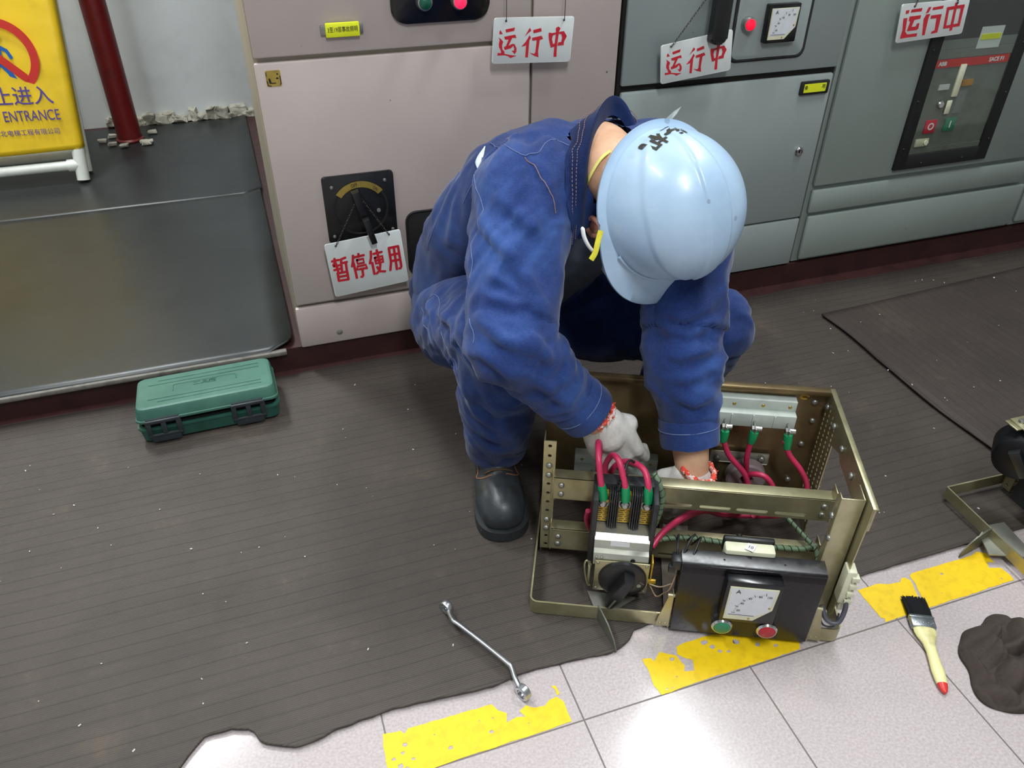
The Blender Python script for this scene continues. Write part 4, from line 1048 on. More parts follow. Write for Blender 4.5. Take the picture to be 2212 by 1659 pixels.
# ------------------------------------------------------------------ pulled-out switch drawer on the floor
def zinc(name, c0, c1, rough=0.34):
    t = NT(name); v = t.coord()
    c = t.ramp(t.noise(14, 5, v, 0.65), [(0.3, c0), (0.7, c1)])
    sp = t.ramp(t.noise(70, 5, v, 0.8), [(0.66, (0, 0, 0, 1)), (0.8, (1, 1, 1, 1))])
    c = t.mix(t.math('MULTIPLY', sp, 0.4), c, srgb(96, 84, 62))
    r = t.math('ADD', t.math('MULTIPLY', t.noise(30, 4, v), 0.25), rough - 0.1)
    return t.set(Base_Color=c, Roughness=r, Metallic=0.75)
M_ZINC = zinc('yellow_zinc_plated_steel', srgb(150, 143, 108), srgb(186, 180, 148))
M_ZINCD = zinc('zinc_steel_painted_reflection', srgb(116, 96, 70), srgb(146, 128, 92))  # zinc copy for the back plates, brown reflections put into its colour
M_ALU = zinc('dull_aluminium', srgb(158, 158, 146), srgb(188, 188, 178), 0.4)
M_CABLE = plain('raspberry_cable_sheath', srgb(188, 44, 84), 0.42, dirt=0.05)
M_GTAPE = plain('green_insulating_tape', srgb(10, 138, 84), 0.4, dirt=0.08)
M_SPIRAL = plain('dusty_green_spiral_sheath', srgb(98, 122, 92), 0.55, dirt=0.12, dscale=60)
M_NAVY = plain('black_drawer_front_enamel', srgb(16, 14, 17), 0.25, dirt=0.06, dscale=40, spec=0.4)
M_YBRASS = plain('yellow_contact_plate', srgb(188, 152, 50), 0.4, 0.5, dirt=0.15, dscale=90)
M_RIBBLACK = plain('dusty_black_moulding', srgb(38, 40, 42), 0.5, dirt=0.25, dscale=60)
M_BLOCK = plain('pale_terminal_moulding', srgb(184, 192, 184), 0.5, dirt=0.08, dscale=25)
M_CTR = plain('grey_brown_resin', srgb(132, 114, 116), 0.55, dirt=0.1)
M_STICK = plain('silver_sticker', srgb(214, 214, 216), 0.4, dirt=0.05)

CHA = Vector((0.3235, 0.8317, 0.0075)); CRZ = math.radians(-25.1)
ch = thing('switch_drawer', 'pulled-out switch drawer with red cables and a black meter panel, worked on by the person', 'switchgear drawer', CHA, CRZ)
def cface(u, z, v): return T(u, v, z) @ FRONT
def cobj(name, build, mat, parent=None, smooth=35):
    b = nb(); build(b); return link_mesh(name, b, mat, parent or ch, smooth)
# back plate with folded top edge
def f(b):
    add_box(b, (0.258, 0.331, 0.145), (0.516, 0.002, 0.29), 0.0006)
    add_box(b, (0.258, 0.325, 0.289), (0.516, 0.014, 0.0022), 0.0008)
    add_box(b, (0.258, 0.3185, 0.285), (0.516, 0.0018, 0.008), 0.0006)
    add_box(b, (0.258, 0.322, 0.001), (0.516, 0.02, 0.002), 0.0006)
bp = cobj('back_plate', f, M_ZINCD)
def f(b):
    N = 20; pts = [(0.009 * math.cos(2 * PI * k / N) * (1 + 0.12 * math.sin(3 * k)), 0.006 * math.sin(2 * PI * k / N)) for k in range(N)]
    inn = [(x * 0.55, y * 0.45) for x, y in pts]
    o_ = [b.verts.new((x, y, 0)) for x, y in pts]; i_ = [b.verts.new((x, y, 0)) for x, y in inn]
    for k in range(N - 3): b.faces.new((o_[k], o_[k + 1], i_[k + 1], i_[k]))
    bmesh.ops.transform(b, matrix=cface(0.472, 0.268, 0.3295), verts=b.verts)
cobj('paint_mark', f, plain('orange_yellow_paint', srgb(206, 160, 30), 0.5), bp, 0)
# side plate: punched band, top band, cut corner
MS = T(0.5145, 0, 0) @ RZ(PI / 2) @ RX(PI / 2)      # local x -> v, local y -> z, +z -> +u
def f(b):
    cells = []
    for i in range(4):
        for j in range(22):
            v0 = 0.247 + i * 0.0205; z0 = 0.022 + j * 0.0112
            cells.append((v0, v0 + 0.0205, z0, z0 + 0.0112, 0.0026, 0.0036))
    add_holes(b, cells, 0.002, MS)
    add_box(b, (0.5135, 0.288, 0.279), (0.002, 0.084, 0.022)); add_box(b, (0.5135, 0.288, 0.011), (0.002, 0.084, 0.022))
    add_prism(b, [(0.247, 0.29), (0.247, 0.225), (0.205, 0.243), (0.19, 0.235), (0.10, 0.235), (0.10, 0.02), (0.03, 0.02), (0.022, 0.26), (0.022, 0.29)], -0.002, 0.0, MS)
    add_box(b, (0.517, 0.176, 0.2895), (0.009, 0.308, 0.0022), 0.0008)
    add_prism(b, [(0.022, 0.29), (0.022, 0.245), (0.026, 0.24), (0.032, 0.29)], -0.001, 0.0035, MS)
cobj('side_plate', f, M_ZINC)
# right corner post (folded channel)
def f(b):
    add_box(b, (0.492, 0.0485, 0.142), (0.036, 0.002, 0.284), 0.0006)
    add_box(b, (0.509, 0.066, 0.142), (0.002, 0.036, 0.284), 0.0006)
    add_box(b, (0.4745, 0.055, 0.142), (0.002, 0.014, 0.284), 0.0006)
post = cobj('corner_post', f, M_ZINC)
# left punched post
def f(b):
    n = 12; add_holes(b, [(0.008, 0.029, 0.028 + k * 0.0215, 0.028 + (k + 1) * 0.0215, 0.0034, 0.0034) for k in range(n)], 0.002, T(0, 0.128, 0) @ FRONT)
    add_box(b, (0.009, 0.143, 0.157), (0.002, 0.028, 0.258), 0.0005)
    add_box(b, (0.0085, 0.24, 0.015), (0.003, 0.19, 0.03), 0.0005)
lp = cobj('punched_post', f, M_ZINC)
# two cross rails
def rail(z0, z1, slots):
    def f(b):
        zt = z0 + 0.019
        cells = [(0.025, 0.498, zt, z1, 0, 0)]
        edge = 0.025
        for a, c in slots:
            if a - 0.004 > edge: cells.append((edge, a - 0.004, z0, zt, 0, 0))
            cells.append((a - 0.004, c + 0.004, z0, zt, (c - a) / 2, 0.0036)); edge = c + 0.004
        cells.append((edge, 0.498, z0, zt, 0, 0))
        add_holes(b, cells, 0.002, T(0, 0.12, 0) @ FRONT)
        add_box(b, (0.2615, 0.132, z1 - 0.001), (0.473, 0.025, 0.002), 0.0006)
        add_box(b, (0.2615, 0.130, z0 + 0.001), (0.473, 0.020, 0.002), 0.0006)
        for u in (0.027, 0.4965): add_box(b, (u, 0.131, (z0 + z1) / 2 + 0.008), (0.002, 0.024, z1 - z0 + 0.02), 0.0005)
    return cobj('cross_rail', f, M_ZINC)
r1 = rail(0.163, 0.211, [(0.216, 0.267), (0.279, 0.332), (0.341, 0.394), (0.405, 0.457)])
r2 = rail(0.037, 0.087, [(0.222, 0.262)])
# floor frame: flat bar on edge, bent round the corners
def bar(b, path, h, t=0.003):
    P = [Vector(p) for p in path]; n = len(P); L = []; R = []
    for i, p in enumerate(P):
        d = (P[min(i + 1, n - 1)] - P[max(i - 1, 0)]).normalized(); nn = Vector((-d.y, d.x)) * t / 2
        L.append(p + nn); R.append(p - nn)
    add_prism(b, [tuple(q) for q in L] + [tuple(q) for q in R[::-1]], 0.0, h)
def arc(cx, cy, r, a0, a1, n=5): return [(cx + r * math.cos(math.radians(a0 + (a1 - a0) * k / n)), cy + r * math.sin(math.radians(a0 + (a1 - a0) * k / n))) for k in range(n + 1)]
def f(b):
    bar(b, [(0.002, 0.326)] + arc(0.014, 0.014, 0.012, 180, 270) + arc(0.513, 0.014, 0.012, 270, 360) + [(0.525, 0.07)], 0.03)
    add_box(b, (0.505, 0.0675, 0.015), (0.04, 0.003, 0.03), 0.0004)
base = cobj('floor_frame', f, M_ZINC)
def fin(b):
    pts = [(0.0, 0.002), (0.0, 0.036), (0.012, 0.0375), (0.04, 0.032), (0.062, 0.020), (0.074, 0.004), (0.074, 0.0)]
    add_prism(b, [(p[0], p[1]) for p in pts], -0.0012, 0.0012, T(0.118, 0.004, -0.004) @ RZ(math.radians(-62)) @ RX(PI / 2))
M_FIN = plain('painted_grey_green_plate', srgb(96, 98, 84), 0.45, 0.3, dirt=0.1)
cobj('guide_fin', fin, M_FIN)
cobj('foot_plate', lambda b: add_prism(b, [(0.100, 0.055), (0.186, 0.050), (0.140, 0.008), (0.118, 0.006)], 0.003, 0.006), M_ALU)
cobj('bottom_tray', lambda b: (add_box(b, (0.262, 0.12, 0.004), (0.055, 0.24, 0.002), 0.0004), add_box(b, (0.262, 0.24, 0.012), (0.055, 0.002, 0.018))), plain('dusty_pale_plate', srgb(140, 128, 118), 0.6, dirt=0.15))

# bolts
bolt_me = None
def bolt(M, r=0.0055):
    global bolt_me
    if bolt_me is None:
        b = nb()
        add_lathe(b, [(0, 0.0058), (0.45, 0.0055), (0.85, 0.0038), (1.0, 0.0015), (1.0, 0)] and [(0, 0.75), (0.5, 0.72), (0.85, 0.5), (1.0, 0.2), (1.0, 0)], None, 14)
        o = link_mesh('bolt', b, M_SCREW, ch); bolt_me = o.data; o.matrix_local = M @ Matrix.Scale(r, 4)
        return o
    o = bpy.data.objects.new('bolt', bolt_me); COL.objects.link(o); o.parent = ch; o.matrix_local = M @ Matrix.Scale(r, 4); return o
for z in (0.23225, 0.21075, 0.10325, 0.08175): bolt(cface(0.0185, z, 0.1275))
for u, z in ((0.0415, 0.196), (0.0415, 0.176), (0.482, 0.197), (0.482, 0.178)): bolt(cface(u, z, 0.1195))
for u, z in ((0.041, 0.070), (0.041, 0.052)): bolt(cface(u, z, 0.1195))
for v in (0.315, 0.258, 0.197, 0.13): bolt(T(0.512, v, 0.26) @ RY(-PI / 2), 0.0065)
for v, z in ((0.09, 0.235), (0.075, 0.20)): bolt(T(0.473, v - 0.03, z) @ RY(-PI / 2), 0.006)
for u, z in ((0.492, 0.258), (0.489, 0.158), (0.483, 0.065), (0.497, 0.215)): bolt(cface(u, z, 0.3295), 0.006)
for u, z in ((0.336, 0.116), (0.420, 0.122)): bolt(cface(u, z, 0.317), 0.0065)
bolt(T(0.471, 0.02, 0.158) @ RY(-PI / 2), 0.006)

# terminal blocks on the back plate
def block(name, u0, u1, z0, z1, holes):
    def f(b):
        v1 = 0.33
        add_box(b, ((u0 + u1) / 2, v1 - 0.010, z1 - (z1 - z0) * 0.22), (u1 - u0, 0.020, (z1 - z0) * 0.44), 0.0015)
        add_box(b, ((u0 + u1) / 2, v1 - 0.018, z0 + (z1 - z0) * 0.29), (u1 - u0, 0.036, (z1 - z0) * 0.58), 0.0015)
        for k in range(1, 5):
            uu = u0 + (u1 - u0) * k / 5; add_box(b, (uu, v1 - 0.0365, z0 + (z1 - z0) * 0.3), (0.003, 0.003, (z1 - z0) * 0.5), 0.0006)
    o = cobj(name, f, M_BLOCK)
    for hx in holes:
        cobj('screw', lambda b: add_lathe(b, [(0, 0.0015), (0.0028, 0.001), (0.0036, 0)], cface(hx, z1 - (z1 - z0) * 0.24, 0.31), 10), M_BRASS, o)
    return o
tb1 = block('terminal_block', 0.265, 0.457, 0.217, 0.268, (0.345, 0.397, 0.445))
tb2 = block('terminal_block', 0.061, 0.224, 0.052, 0.104, (0.075, 0.21))
def lug(u, z, v, par):
    o = cobj('cable_lug', lambda b: (add_box(b, (u, v - 0.010, z), (0.003, 0.026, 0.014), 0.001), add_lathe(b, [(0, 0.014), (0.005, 0.014), (0.0055, 0.0), (0, 0)], T(u - 0.002, v - 0.012, z) @ RY(PI / 2), 10),
        add_lathe(b, [(0, 0.008), (0.0065, 0.007), (0.007, 0.0), (0, 0)], T(u - 0.006, v - 0.012, z) @ RY(PI / 2), 6)), M_STEEL, par)
for u in (0.330, 0.383, 0.443): lug(u, 0.226, 0.29, tb1)
# ring transformer
def f(b):
    add_lathe(b, [(0.014, -0.013), (0.034, -0.013), (0.038, -0.009), (0.038, 0.009), (0.034, 0.013), (0.014, 0.013), (0.011, 0.009), (0.011, -0.009), (0.014, -0.013)], cface(0.394, 0.086, 0.305), 40)
    add_box(b, (0.394, 0.305, 0.052), (0.078, 0.026, 0.024), 0.003)
ct = cobj('ring_transformer', f, M_CTR)
cobj('mounting_strap', lambda b: add_box(b, (0.379, 0.322, 0.118), (0.112, 0.003, 0.026), 0.003), M_ALU, ct)
cobj('terminal_plate', lambda b: add_box(b, (0.400, 0.290, 0.048), (0.034, 0.006, 0.012), 0.001), M_BRASS, ct)

# fuse switch on the rails
sw = cobj('switch_body', lambda b: (add_box(b, (0.1005, 0.088, 0.135), (0.009, 0.064, 0.19), 0.002), add_box(b, (0.1985, 0.088, 0.135), (0.009, 0.064, 0.19), 0.002), add_box(b, (0.1495, 0.107, 0.140), (0.094, 0.024, 0.185), 0.002)), M_RIBBLACK)
def f(b):
    for c in (0.131, 0.168):
        for k in range(-2, 3): add_box(b, (c + k * 0.0036, 0.084, 0.187), (0.0024, 0.024 - 0.003 * abs(k), 0.085), 0.0006)
cobj('barrier_ribs', f, M_RIBBLACK, sw)
for c in (0.1125, 0.1495, 0.1865):
    def f(b):
        add_box(b, (c, 0.091, 0.186), (0.0215, 0.010, 0.066), 0.0008)
    tp = cobj('contact_plate', f, M_YBRASS, sw)
    def f(b):
        for k in range(6):
            for dx, w in ((-0.004, 0.008), (0.006, 0.006)): add_box(b, (c + dx + (0.0012 if k % 2 else -0.001), 0.0858, 0.158 + k * 0.0047), (w, 0.0006, 0.0009))
    cobj('contact_slits', f, M_BLACK, tp)
    cobj('terminal_screw', lambda b: (add_lathe(b, [(0, 0.0085), (0.004, 0.0085), (0.0075, 0.006), (0.0085, 0.003), (0.0085, 0), (0, 0)], cface(c, 0.198, 0.086), 20), add_lathe(b, [(0, 0.002), (0.0108, 0.002), (0.0108, 0), (0, 0)], cface(c, 0.198, 0.086), 20)), M_STEEL, sw)
cobj('cable_lug', lambda b: (add_box(b, (0.1235, 0.080, 0.206), (0.017, 0.002, 0.006), 0.0006, None)), M_BRASS, sw)
prof = [(0.100, 0.149), (0.063, 0.149), (0.052, 0.142), (0.047, 0.128), (0.038, 0.1255), (0.034, 0.117), (0.034, 0.102), (0.100, 0.102)]
cover = cobj('switch_cover', lambda b: add_prism(b, prof, 0.104, 0.196, RZ(PI / 2) @ RX(PI / 2)), M_ALU, None, 25)
for u in (0.130, 0.168): cobj('screw', lambda b: add_lathe(b, [(0, 0.008), (0.003, 0.008), (0.0042, 0.005), (0.0042, 0)], T(u, 0.083, 0.149), 12), M_SCREW, cover)
SL = math.atan2(0.142 - 0.128, 0.052 - 0.047)
cobj('sticker', lambda b: add_box(b, (0.147, 0.0492, 0.1352), (0.032, 0.0006, 0.0158), 0, None), M_STICK, cover)
for u in (0.109, 0.118): cobj('rivet', lambda b: add_lathe(b, [(0, 0.0012), (0.0022, 0.0008), (0.0026, 0)], cface(u, 0.1185, 0.034), 10), M_SCREW, cover)
cobj('cover_hole', lambda b: add_lathe(b, [(0, 0.0004), (0.0042, 0.0004), (0.0042, 0)], cface(0.170, 0.117, 0.034), 14), M_BLACKMATT, cover)
dp = cobj('dial_plate', lambda b: (add_box(b, (0.1535, 0.0315, 0.078), (0.092, 0.003, 0.074), 0.001), add_box(b, (0.1535, 0.06, 0.078), (0.086, 0.055, 0.068), 0.002)), M_ZINC)
for du in (-0.041, 0.041):
    for dz in (-0.032, 0.032): cobj('screw', lambda b: add_lathe(b, [(0, 0.0018), (0.0026, 0.001), (0.003, 0)], cface(0.1535 + du, 0.078 + dz, 0.030), 10), M_SCREW, dp)
dl = cobj('dial', lambda b: add_lathe(b, [(0, 0.0095), (0.024, 0.0095), (0.036, 0.0085), (0.0405, 0.006), (0.041, 0.0)], cface(0.156, 0.077, 0.030), 48), M_BLACK, dp)
kn = cobj('dial_lever', lambda b: (add_prism(b, [(-0.010, 0.026), (0.010, 0.026), (0.0105, -0.022), (0.006, -0.050), (-0.006, -0.050), (-0.0105, -0.022)], 0.008, 0.031, cface(0.156, 0.077, 0.030) @ RZ(-0.42), bev=0.003)), M_BLACK, dp)
cobj('lever_line', lambda b: add_box(b, (0.0, -0.036, 0.0314), (0.0035, 0.024, 0.0006), 0, cface(0.156, 0.077, 0.030) @ RZ(-0.42)), M_FIN, kn)
def f(b):
    for k in range(6):
        a = math.radians(30 + 22 * k); add_ribbon(b, [(0.007 * math.cos(a), 0.007 * math.sin(a)), (0.010 * math.cos(a), 0.010 * math.sin(a))], 0.001, cface(0.184, 0.071, 0.0210))
    add_lathe(b, [(0, 0.001), (0.004, 0.0005), (0.0045, 0)], cface(0.184, 0.071, 0.0212), 12)
cobj('lock_mark', f, M_SCREW, dl, 0)
def f(b):
    pth = smooth_path([(0.101, 0.03, 0.104), (0.093, 0.026, 0.118), (0.090, 0.024, 0.108), (0.093, 0.026, 0.08), (0.098, 0.028, 0.056), (0.102, 0.03, 0.052)], 5)
    add_tube(b, pth, 0.0016, 8); add_box(b, (0.0985, 0.036, 0.075), (0.004, 0.012, 0.05), 0.001)
cobj('wire_clip', f, M_ZINC, sw)
cobj('switch_latch', lambda b: (add_box(b, (0.2065, 0.036, 0.068), (0.014, 0.004, 0.010), 0.001), add_box(b, (0.204, 0.045, 0.085), (0.003, 0.02, 0.06), 0.001)), M_YBRASS, sw)

# black drawer front with meter and two push buttons
M_PAN = M_NAVY
def f(b):
    add_box(b, (0.356, -0.0085, 0.086), (0.226, 0.003, 0.164), 0.001)
    pr = [(-0.010, 0.150), (-0.010, 0.164), (-0.0085, 0.1685), (-0.004, 0.1705), (0.022, 0.1705), (0.022, 0.1685), (-0.003, 0.1680), (-0.0065, 0.1655), (-0.0075, 0.150)]
    add_prism(b, pr, 0.243, 0.469, RZ(PI / 2) @ RX(PI / 2))
    add_box(b, (0.2435, 0.006, 0.09), (0.002, 0.03, 0.158), 0.0006); add_box(b, (0.4685, 0.006, 0.09), (0.002, 0.03, 0.158), 0.0006)
    add_box(b, (0.356, 0.004, 0.0045), (0.226, 0.026, 0.002), 0.0006)
fp = cobj('front_panel', f, M_PAN, None, 30)
for u, z in ((0.31, 0.171), (0.405, 0.171)): cobj('panel_hole', lambda b: add_lathe(b, [(0, 0.0003), (0.002, 0.0003), (0.002, 0)], T(u, 0.006, 0.1703), 8), M_BLACKMATT, fp)
ammeter(fp, 0, 0, 0.088, 0.096, M=cface(0.357, 0.1125, -0.0098), depth=0.020)
cobj('meter_housing', lambda b: (add_box(b, (0.352, 0.030, 0.164), (0.080, 0.022, 0.030), 0.004)), M_CREAM, fp)
cobj('meter_housing_back', lambda b: add_box(b, (0.352, 0.046, 0.168), (0.082, 0.010, 0.030), 0.003), M_BLACK, fp)
pt = cobj('paper_tag', lambda b: add_box(b, (0, 0, 0), (0.014, 0.017, 0.0004), 0, T(0.352, 0.028, 0.1805) @ RX(-0.1) @ RZ(-0.5)), M_STICK, fp)
text('tag_lettering', '10', 0.009, M_INK, pt, T(0.352, 0.028, 0.1808) @ RX(-0.1) @ RZ(-0.5))
def push(u, z, lens, nm):
    o = cobj(nm, lambda b: add_lathe(b, [(0, 0), (0.0165, 0), (0.0172, 0.005), (0.0165, 0.007), (0.0172, 0.012), (0.0172, 0.018), (0.0150, 0.021), (0.0140, 0.021), (0.0136, 0.0185), (0, 0.0185)], cface(u, z, -0.0098), 36), M_CHROME, fp)
    cobj('button_cap', lambda b: add_lathe(b, [(0.0136, 0.0185), (0.0135, 0.0215), (0.010, 0.0235), (0, 0.024)], cface(u, z, -0.0098), 32), lens, o)
push(0.322, 0.0475, M_GREENBTN, 'push_button'); push(0.395, 0.0465, M_REDBTN, 'push_button')
for sgn, u in ((1, 0.240), (-1, 0.472)):
    def f(b):
        w = -0.022 * sgn
        add_prism(b, [(0, 0.006), (w, 0.004), (w * 0.9, 0.022), (w * 0.35, 0.082), (0, 0.082)], -0.001, 0.001, cface(u, 0, -0.004))
        add_box(b, (u, 0.002, 0.045), (0.002, 0.014, 0.085), 0.0004); add_lathe(b, [(0, 0.018), (0.0035, 0.018), (0.0035, 0), (0, 0)], T(u - 0.009, -0.002, 0.083) @ RY(PI / 2), 12)
        for dx, dz in ((-0.014 * sgn, 0.013), (-0.005 * sgn, 0.012)): add_lathe(b, [(0, 0.0014), (0.002, 0.0008), (0.0024, 0)], cface(u + dx, dz, -0.005), 8)
    cobj('hinge_bracket', f, M_ZINC)
cobj('connector', lambda b: (add_box(b, (0.236, 0.004, 0.160), (0.016, 0.022, 0.022), 0.003), add_box(b, (0.229, -0.002, 0.150), (0.012, 0.012, 0.016), 0.003)), M_BLACK)
# cream terminal strip on the outer side, with grey wire loops
def f(b):
    add_box(b, (0.517, 0.03, 0.115), (0.016, 0.024, 0.075), 0.002); add_box(b, (0.520, 0.03, 0.075), (0.010, 0.016, 0.04), 0.002)
    for k in range(4): add_box(b, (0.524, 0.02, 0.085 + 0.018 * k), (0.012, 0.012, 0.010), 0.001)
cobj('terminal_strip', f, M_CREAM)
def wire(name, pts, r, mat, seg=8): return cobj(name, lambda b: add_tube(b, smooth_path(pts, 7), r, seg), mat, None, 60)
M_GWIRE = plain('grey_wire', srgb(78, 78, 88), 0.45)
wire('grey_wire', [(0.485, 0.015, 0.072), (0.495, 0.0, 0.055), (0.512, -0.004, 0.055), (0.522, 0.01, 0.075), (0.521, 0.022, 0.09)], 0.0042, M_GWIRE)
wire('grey_wire', [(0.485, 0.018, 0.05), (0.495, 0.006, 0.034), (0.512, 0.004, 0.036), (0.520, 0.02, 0.05)], 0.0018, M_GWIRE)

# raspberry power cables
def cable(pts, r=0.0052): return wire('power_cable', pts, r, M_CABLE, 12)
cable([(0.1125, 0.082, 0.218), (0.106, 0.085, 0.245), (0.100, 0.10, 0.278), (0.098, 0.135, 0.285), (0.102, 0.16, 0.25), (0.104, 0.17, 0.17), (0.10, 0.16, 0.06), (0.12, 0.15, 0.02)])
cable([(0.1495, 0.082, 0.218), (0.146, 0.084, 0.24), (0.136, 0.10, 0.270), (0.128, 0.115, 0.275), (0.121, 0.13, 0.262), (0.114, 0.14, 0.232), (0.115, 0.142, 0.195), (0.117, 0.145, 0.13), (0.13, 0.14, 0.05), (0.17, 0.13, 0.025)])
cable([(0.1865, 0.082, 0.218), (0.184, 0.085, 0.242), (0.175, 0.105, 0.260), (0.155, 0.130, 0.252), (0.136, 0.145, 0.234), (0.124, 0.150, 0.20), (0.125, 0.150, 0.13), (0.14, 0.14, 0.04)])
cable([(0.090, 0.10, 0.16), (0.089, 0.11, 0.13), (0.095, 0.12, 0.10), (0.11, 0.125, 0.06)], 0.0045)
cable([(0.205, 0.085, 0.10), (0.225, 0.11, 0.115), (0.26, 0.145, 0.120), (0.30, 0.175, 0.115), (0.34, 0.205, 0.09), (0.38, 0.235, 0.06), (0.394, 0.27, 0.07), (0.394, 0.30, 0.085), (0.388, 0.285, 0.12), (0.380, 0.275, 0.16), (0.381, 0.275, 0.208)])
cable([(0.205, 0.092, 0.09), (0.225, 0.118, 0.104), (0.265, 0.155, 0.108), (0.305, 0.185, 0.10), (0.35, 0.22, 0.06), (0.385, 0.25, 0.055), (0.392, 0.26, 0.095), (0.378, 0.262, 0.132), (0.345, 0.268, 0.168), (0.328, 0.272, 0.207)])
cable([(0.440, 0.272, 0.208), (0.452, 0.268, 0.180), (0.478, 0.262, 0.150), (0.496, 0.26, 0.118), (0.498, 0.256, 0.088), (0.482, 0.24, 0.065), (0.45, 0.235, 0.055), (0.41, 0.245, 0.04), (0.36, 0.25, 0.03)])
cable([(0.394, 0.295, 0.088), (0.392, 0.262, 0.13), (0.413, 0.250, 0.138), (0.432, 0.246, 0.115), (0.428, 0.24, 0.085), (0.40, 0.22, 0.06)])
def sleeve(p, q): 
    p, q = Vector(p), Vector(q)
    cobj('tape_sleeve', lambda b: add_tube(b, [p, p + (q - p) * 0.25, p + (q - p) * 0.7, q], [0.0078, 0.0086, 0.0078, 0.0064], 12), M_GTAPE)
sleeve((0.1125, 0.082, 0.209), (0.108, 0.084, 0.238)); sleeve((0.1495, 0.082, 0.209), (0.147, 0.084, 0.238)); sleeve((0.1865, 0.082, 0.209), (0.184, 0.085, 0.24))
sleeve((0.330, 0.272, 0.222), (0.330, 0.27, 0.198)); sleeve((0.383, 0.275, 0.222), (0.381, 0.274, 0.196)); sleeve((0.443, 0.274, 0.222), (0.446, 0.27, 0.192))
# spiral-wrapped control wires
def spiral(pts, r=0.0048):
    P = smooth_path(pts, 10)
    o = cobj('spiral_sheath', lambda b: add_tube(b, P, r, 10), M_SPIRAL, None, 60)
    def f(b):
        L = 0; q = []
        for i, p in enumerate(P):
            if i: L += (p - P[i - 1]).length
            d = (P[min(i + 1, len(P) - 1)] - P[max(i - 1, 0)])
            x, y, _ = frame_of(d)
            q.append((p, x, y, L))
        tot = q[-1][3]; n = int(tot / 0.0016); pts2 = []
        for k in range(n):
            s = tot * k / n
            i = max(j for j in range(len(q)) if q[j][3] <= s + 1e-9); i = min(i, len(q) - 2)
            tt = (s - q[i][3]) / max(1e-9, q[i + 1][3] - q[i][3]); c = q[i][0].lerp(q[i + 1][0], tt)
            a = s / 0.0125 * 2 * PI
            pts2.append(c + (q[i][1] * math.cos(a) + q[i][2] * math.sin(a)) * r * 1.02)
        add_tube(b, pts2, 0.0009, 5)
    cobj('spiral_gap', f, M_INK, o, 60)
    return o
spiral([(0.206, 0.10, 0.099), (0.24, 0.108, 0.103), (0.28, 0.11, 0.105), (0.34, 0.108, 0.102), (0.41, 0.112, 0.098), (0.465, 0.115, 0.096), (0.492, 0.125, 0.097)])
spiral([(0.195, 0.125, 0.236), (0.204, 0.115, 0.224), (0.213, 0.108, 0.197), (0.212, 0.105, 0.168), (0.207, 0.105, 0.135)])
spiral([(0.43, 0.215, 0.11), (0.45, 0.18, 0.105), (0.475, 0.14, 0.10), (0.49, 0.115, 0.095), (0.492, 0.09, 0.08)], 0.004)
M_BWIRE = plain('black_wire', srgb(24, 25, 28), 0.45)
for pts in ([(0.236, 0.006, 0.168), (0.236, 0.02, 0.180), (0.240, 0.05, 0.172), (0.244, 0.08, 0.13)], [(0.246, 0.012, 0.168), (0.256, 0.03, 0.184), (0.266, 0.05, 0.176), (0.262, 0.08, 0.13)], [(0.262, 0.012, 0.170), (0.270, 0.03, 0.180), (0.276, 0.05, 0.170), (0.27, 0.08, 0.12)]):
    wire('control_wire', pts, 0.0018, M_BWIRE)
def f(b):
    add_tube(b, smooth_path([(0.131, 0.082, 0.214), (0.136, 0.082, 0.236), (0.142, 0.09, 0.254), (0.15, 0.115, 0.268), (0.168, 0.122, 0.252), (0.180, 0.122, 0.238)], 8), 0.0022, 8)
    pts = []
    for k in range(60):
        t = k / 59; c = Vector((0.131, 0.082, 0.214)).lerp(Vector((0.144, 0.094, 0.258)), t); a = t * 7 * 2 * PI
        pts.append(c + Vector((math.cos(a) * 0.0042, math.sin(a) * 0.0042, 0)))
    add_tube(b, pts, 0.0018, 6)
cobj('coiled_wire', f, M_BWIRE, None, 60)
wire('thin_wire', [(0.205, 0.03, 0.062), (0.216, 0.02, 0.05), (0.226, 0.012, 0.07), (0.232, 0.0, 0.095), (0.240, 0.01, 0.12)], 0.0011, plain('bare_copper_tone', srgb(150, 120, 92), 0.4))
wire('thin_wire', [(0.203, 0.03, 0.068), (0.220, 0.02, 0.075), (0.236, 0.008, 0.10)], 0.0011, plain('pale_wire', srgb(170, 150, 124), 0.4))
wire('cable_tie_eye', [(0.352, 0.115, 0.105), (0.350, 0.11, 0.120), (0.356, 0.11, 0.124), (0.358, 0.11, 0.116)], 0.0016, M_CHAIN)

# ------------------------------------------------------------------ second drawer, cut by the right edge of the frame
O2 = Vector((1.219, 0.832, 0.016)); RZ2 = math.radians(-92.5)
c2 = thing('switch_drawer', 'another switch drawer with a black round front, cut off by the right frame edge', 'switchgear drawer', O2, RZ2)
def cobj2(name, build, mat, parent=None, smooth=35):
    b = nb(); build(b); return link_mesh(name, b, mat, parent or c2, smooth)
def f(b):
    bar(b, [(0.002, 0.326)] + arc(0.004, 0.004, 0.002, 180, 270) + arc(0.513, 0.014, 0.012, 270, 360) + [(0.525, 0.10)], 0.026)
cobj2('floor_frame', f, M_ZINC)
cobj2('guide_fin', lambda b: add_prism(b, [(0.0, 0.002), (0.0, 0.036), (0.012, 0.0375), (0.04, 0.032), (0.062, 0.020), (0.074, 0.004), (0.074, -0.006), (0.0, -0.006)], -0.0012, 0.0012, T(0.122, 0.002, -0.009) @ RZ(math.radians(-78)) @ RX(PI / 2)), M_FIN)
cobj2('foot_plate', lambda b: add_prism(b, [(0.10, 0.06), (0.19, 0.05), (0.16, -0.03), (0.115, -0.012), (0.098, 0.02)], 0.003, 0.006), M_ALU)
DM = T(0.067, 0.062, 0.150) @ RZ(math.radians(42)) @ FRONT
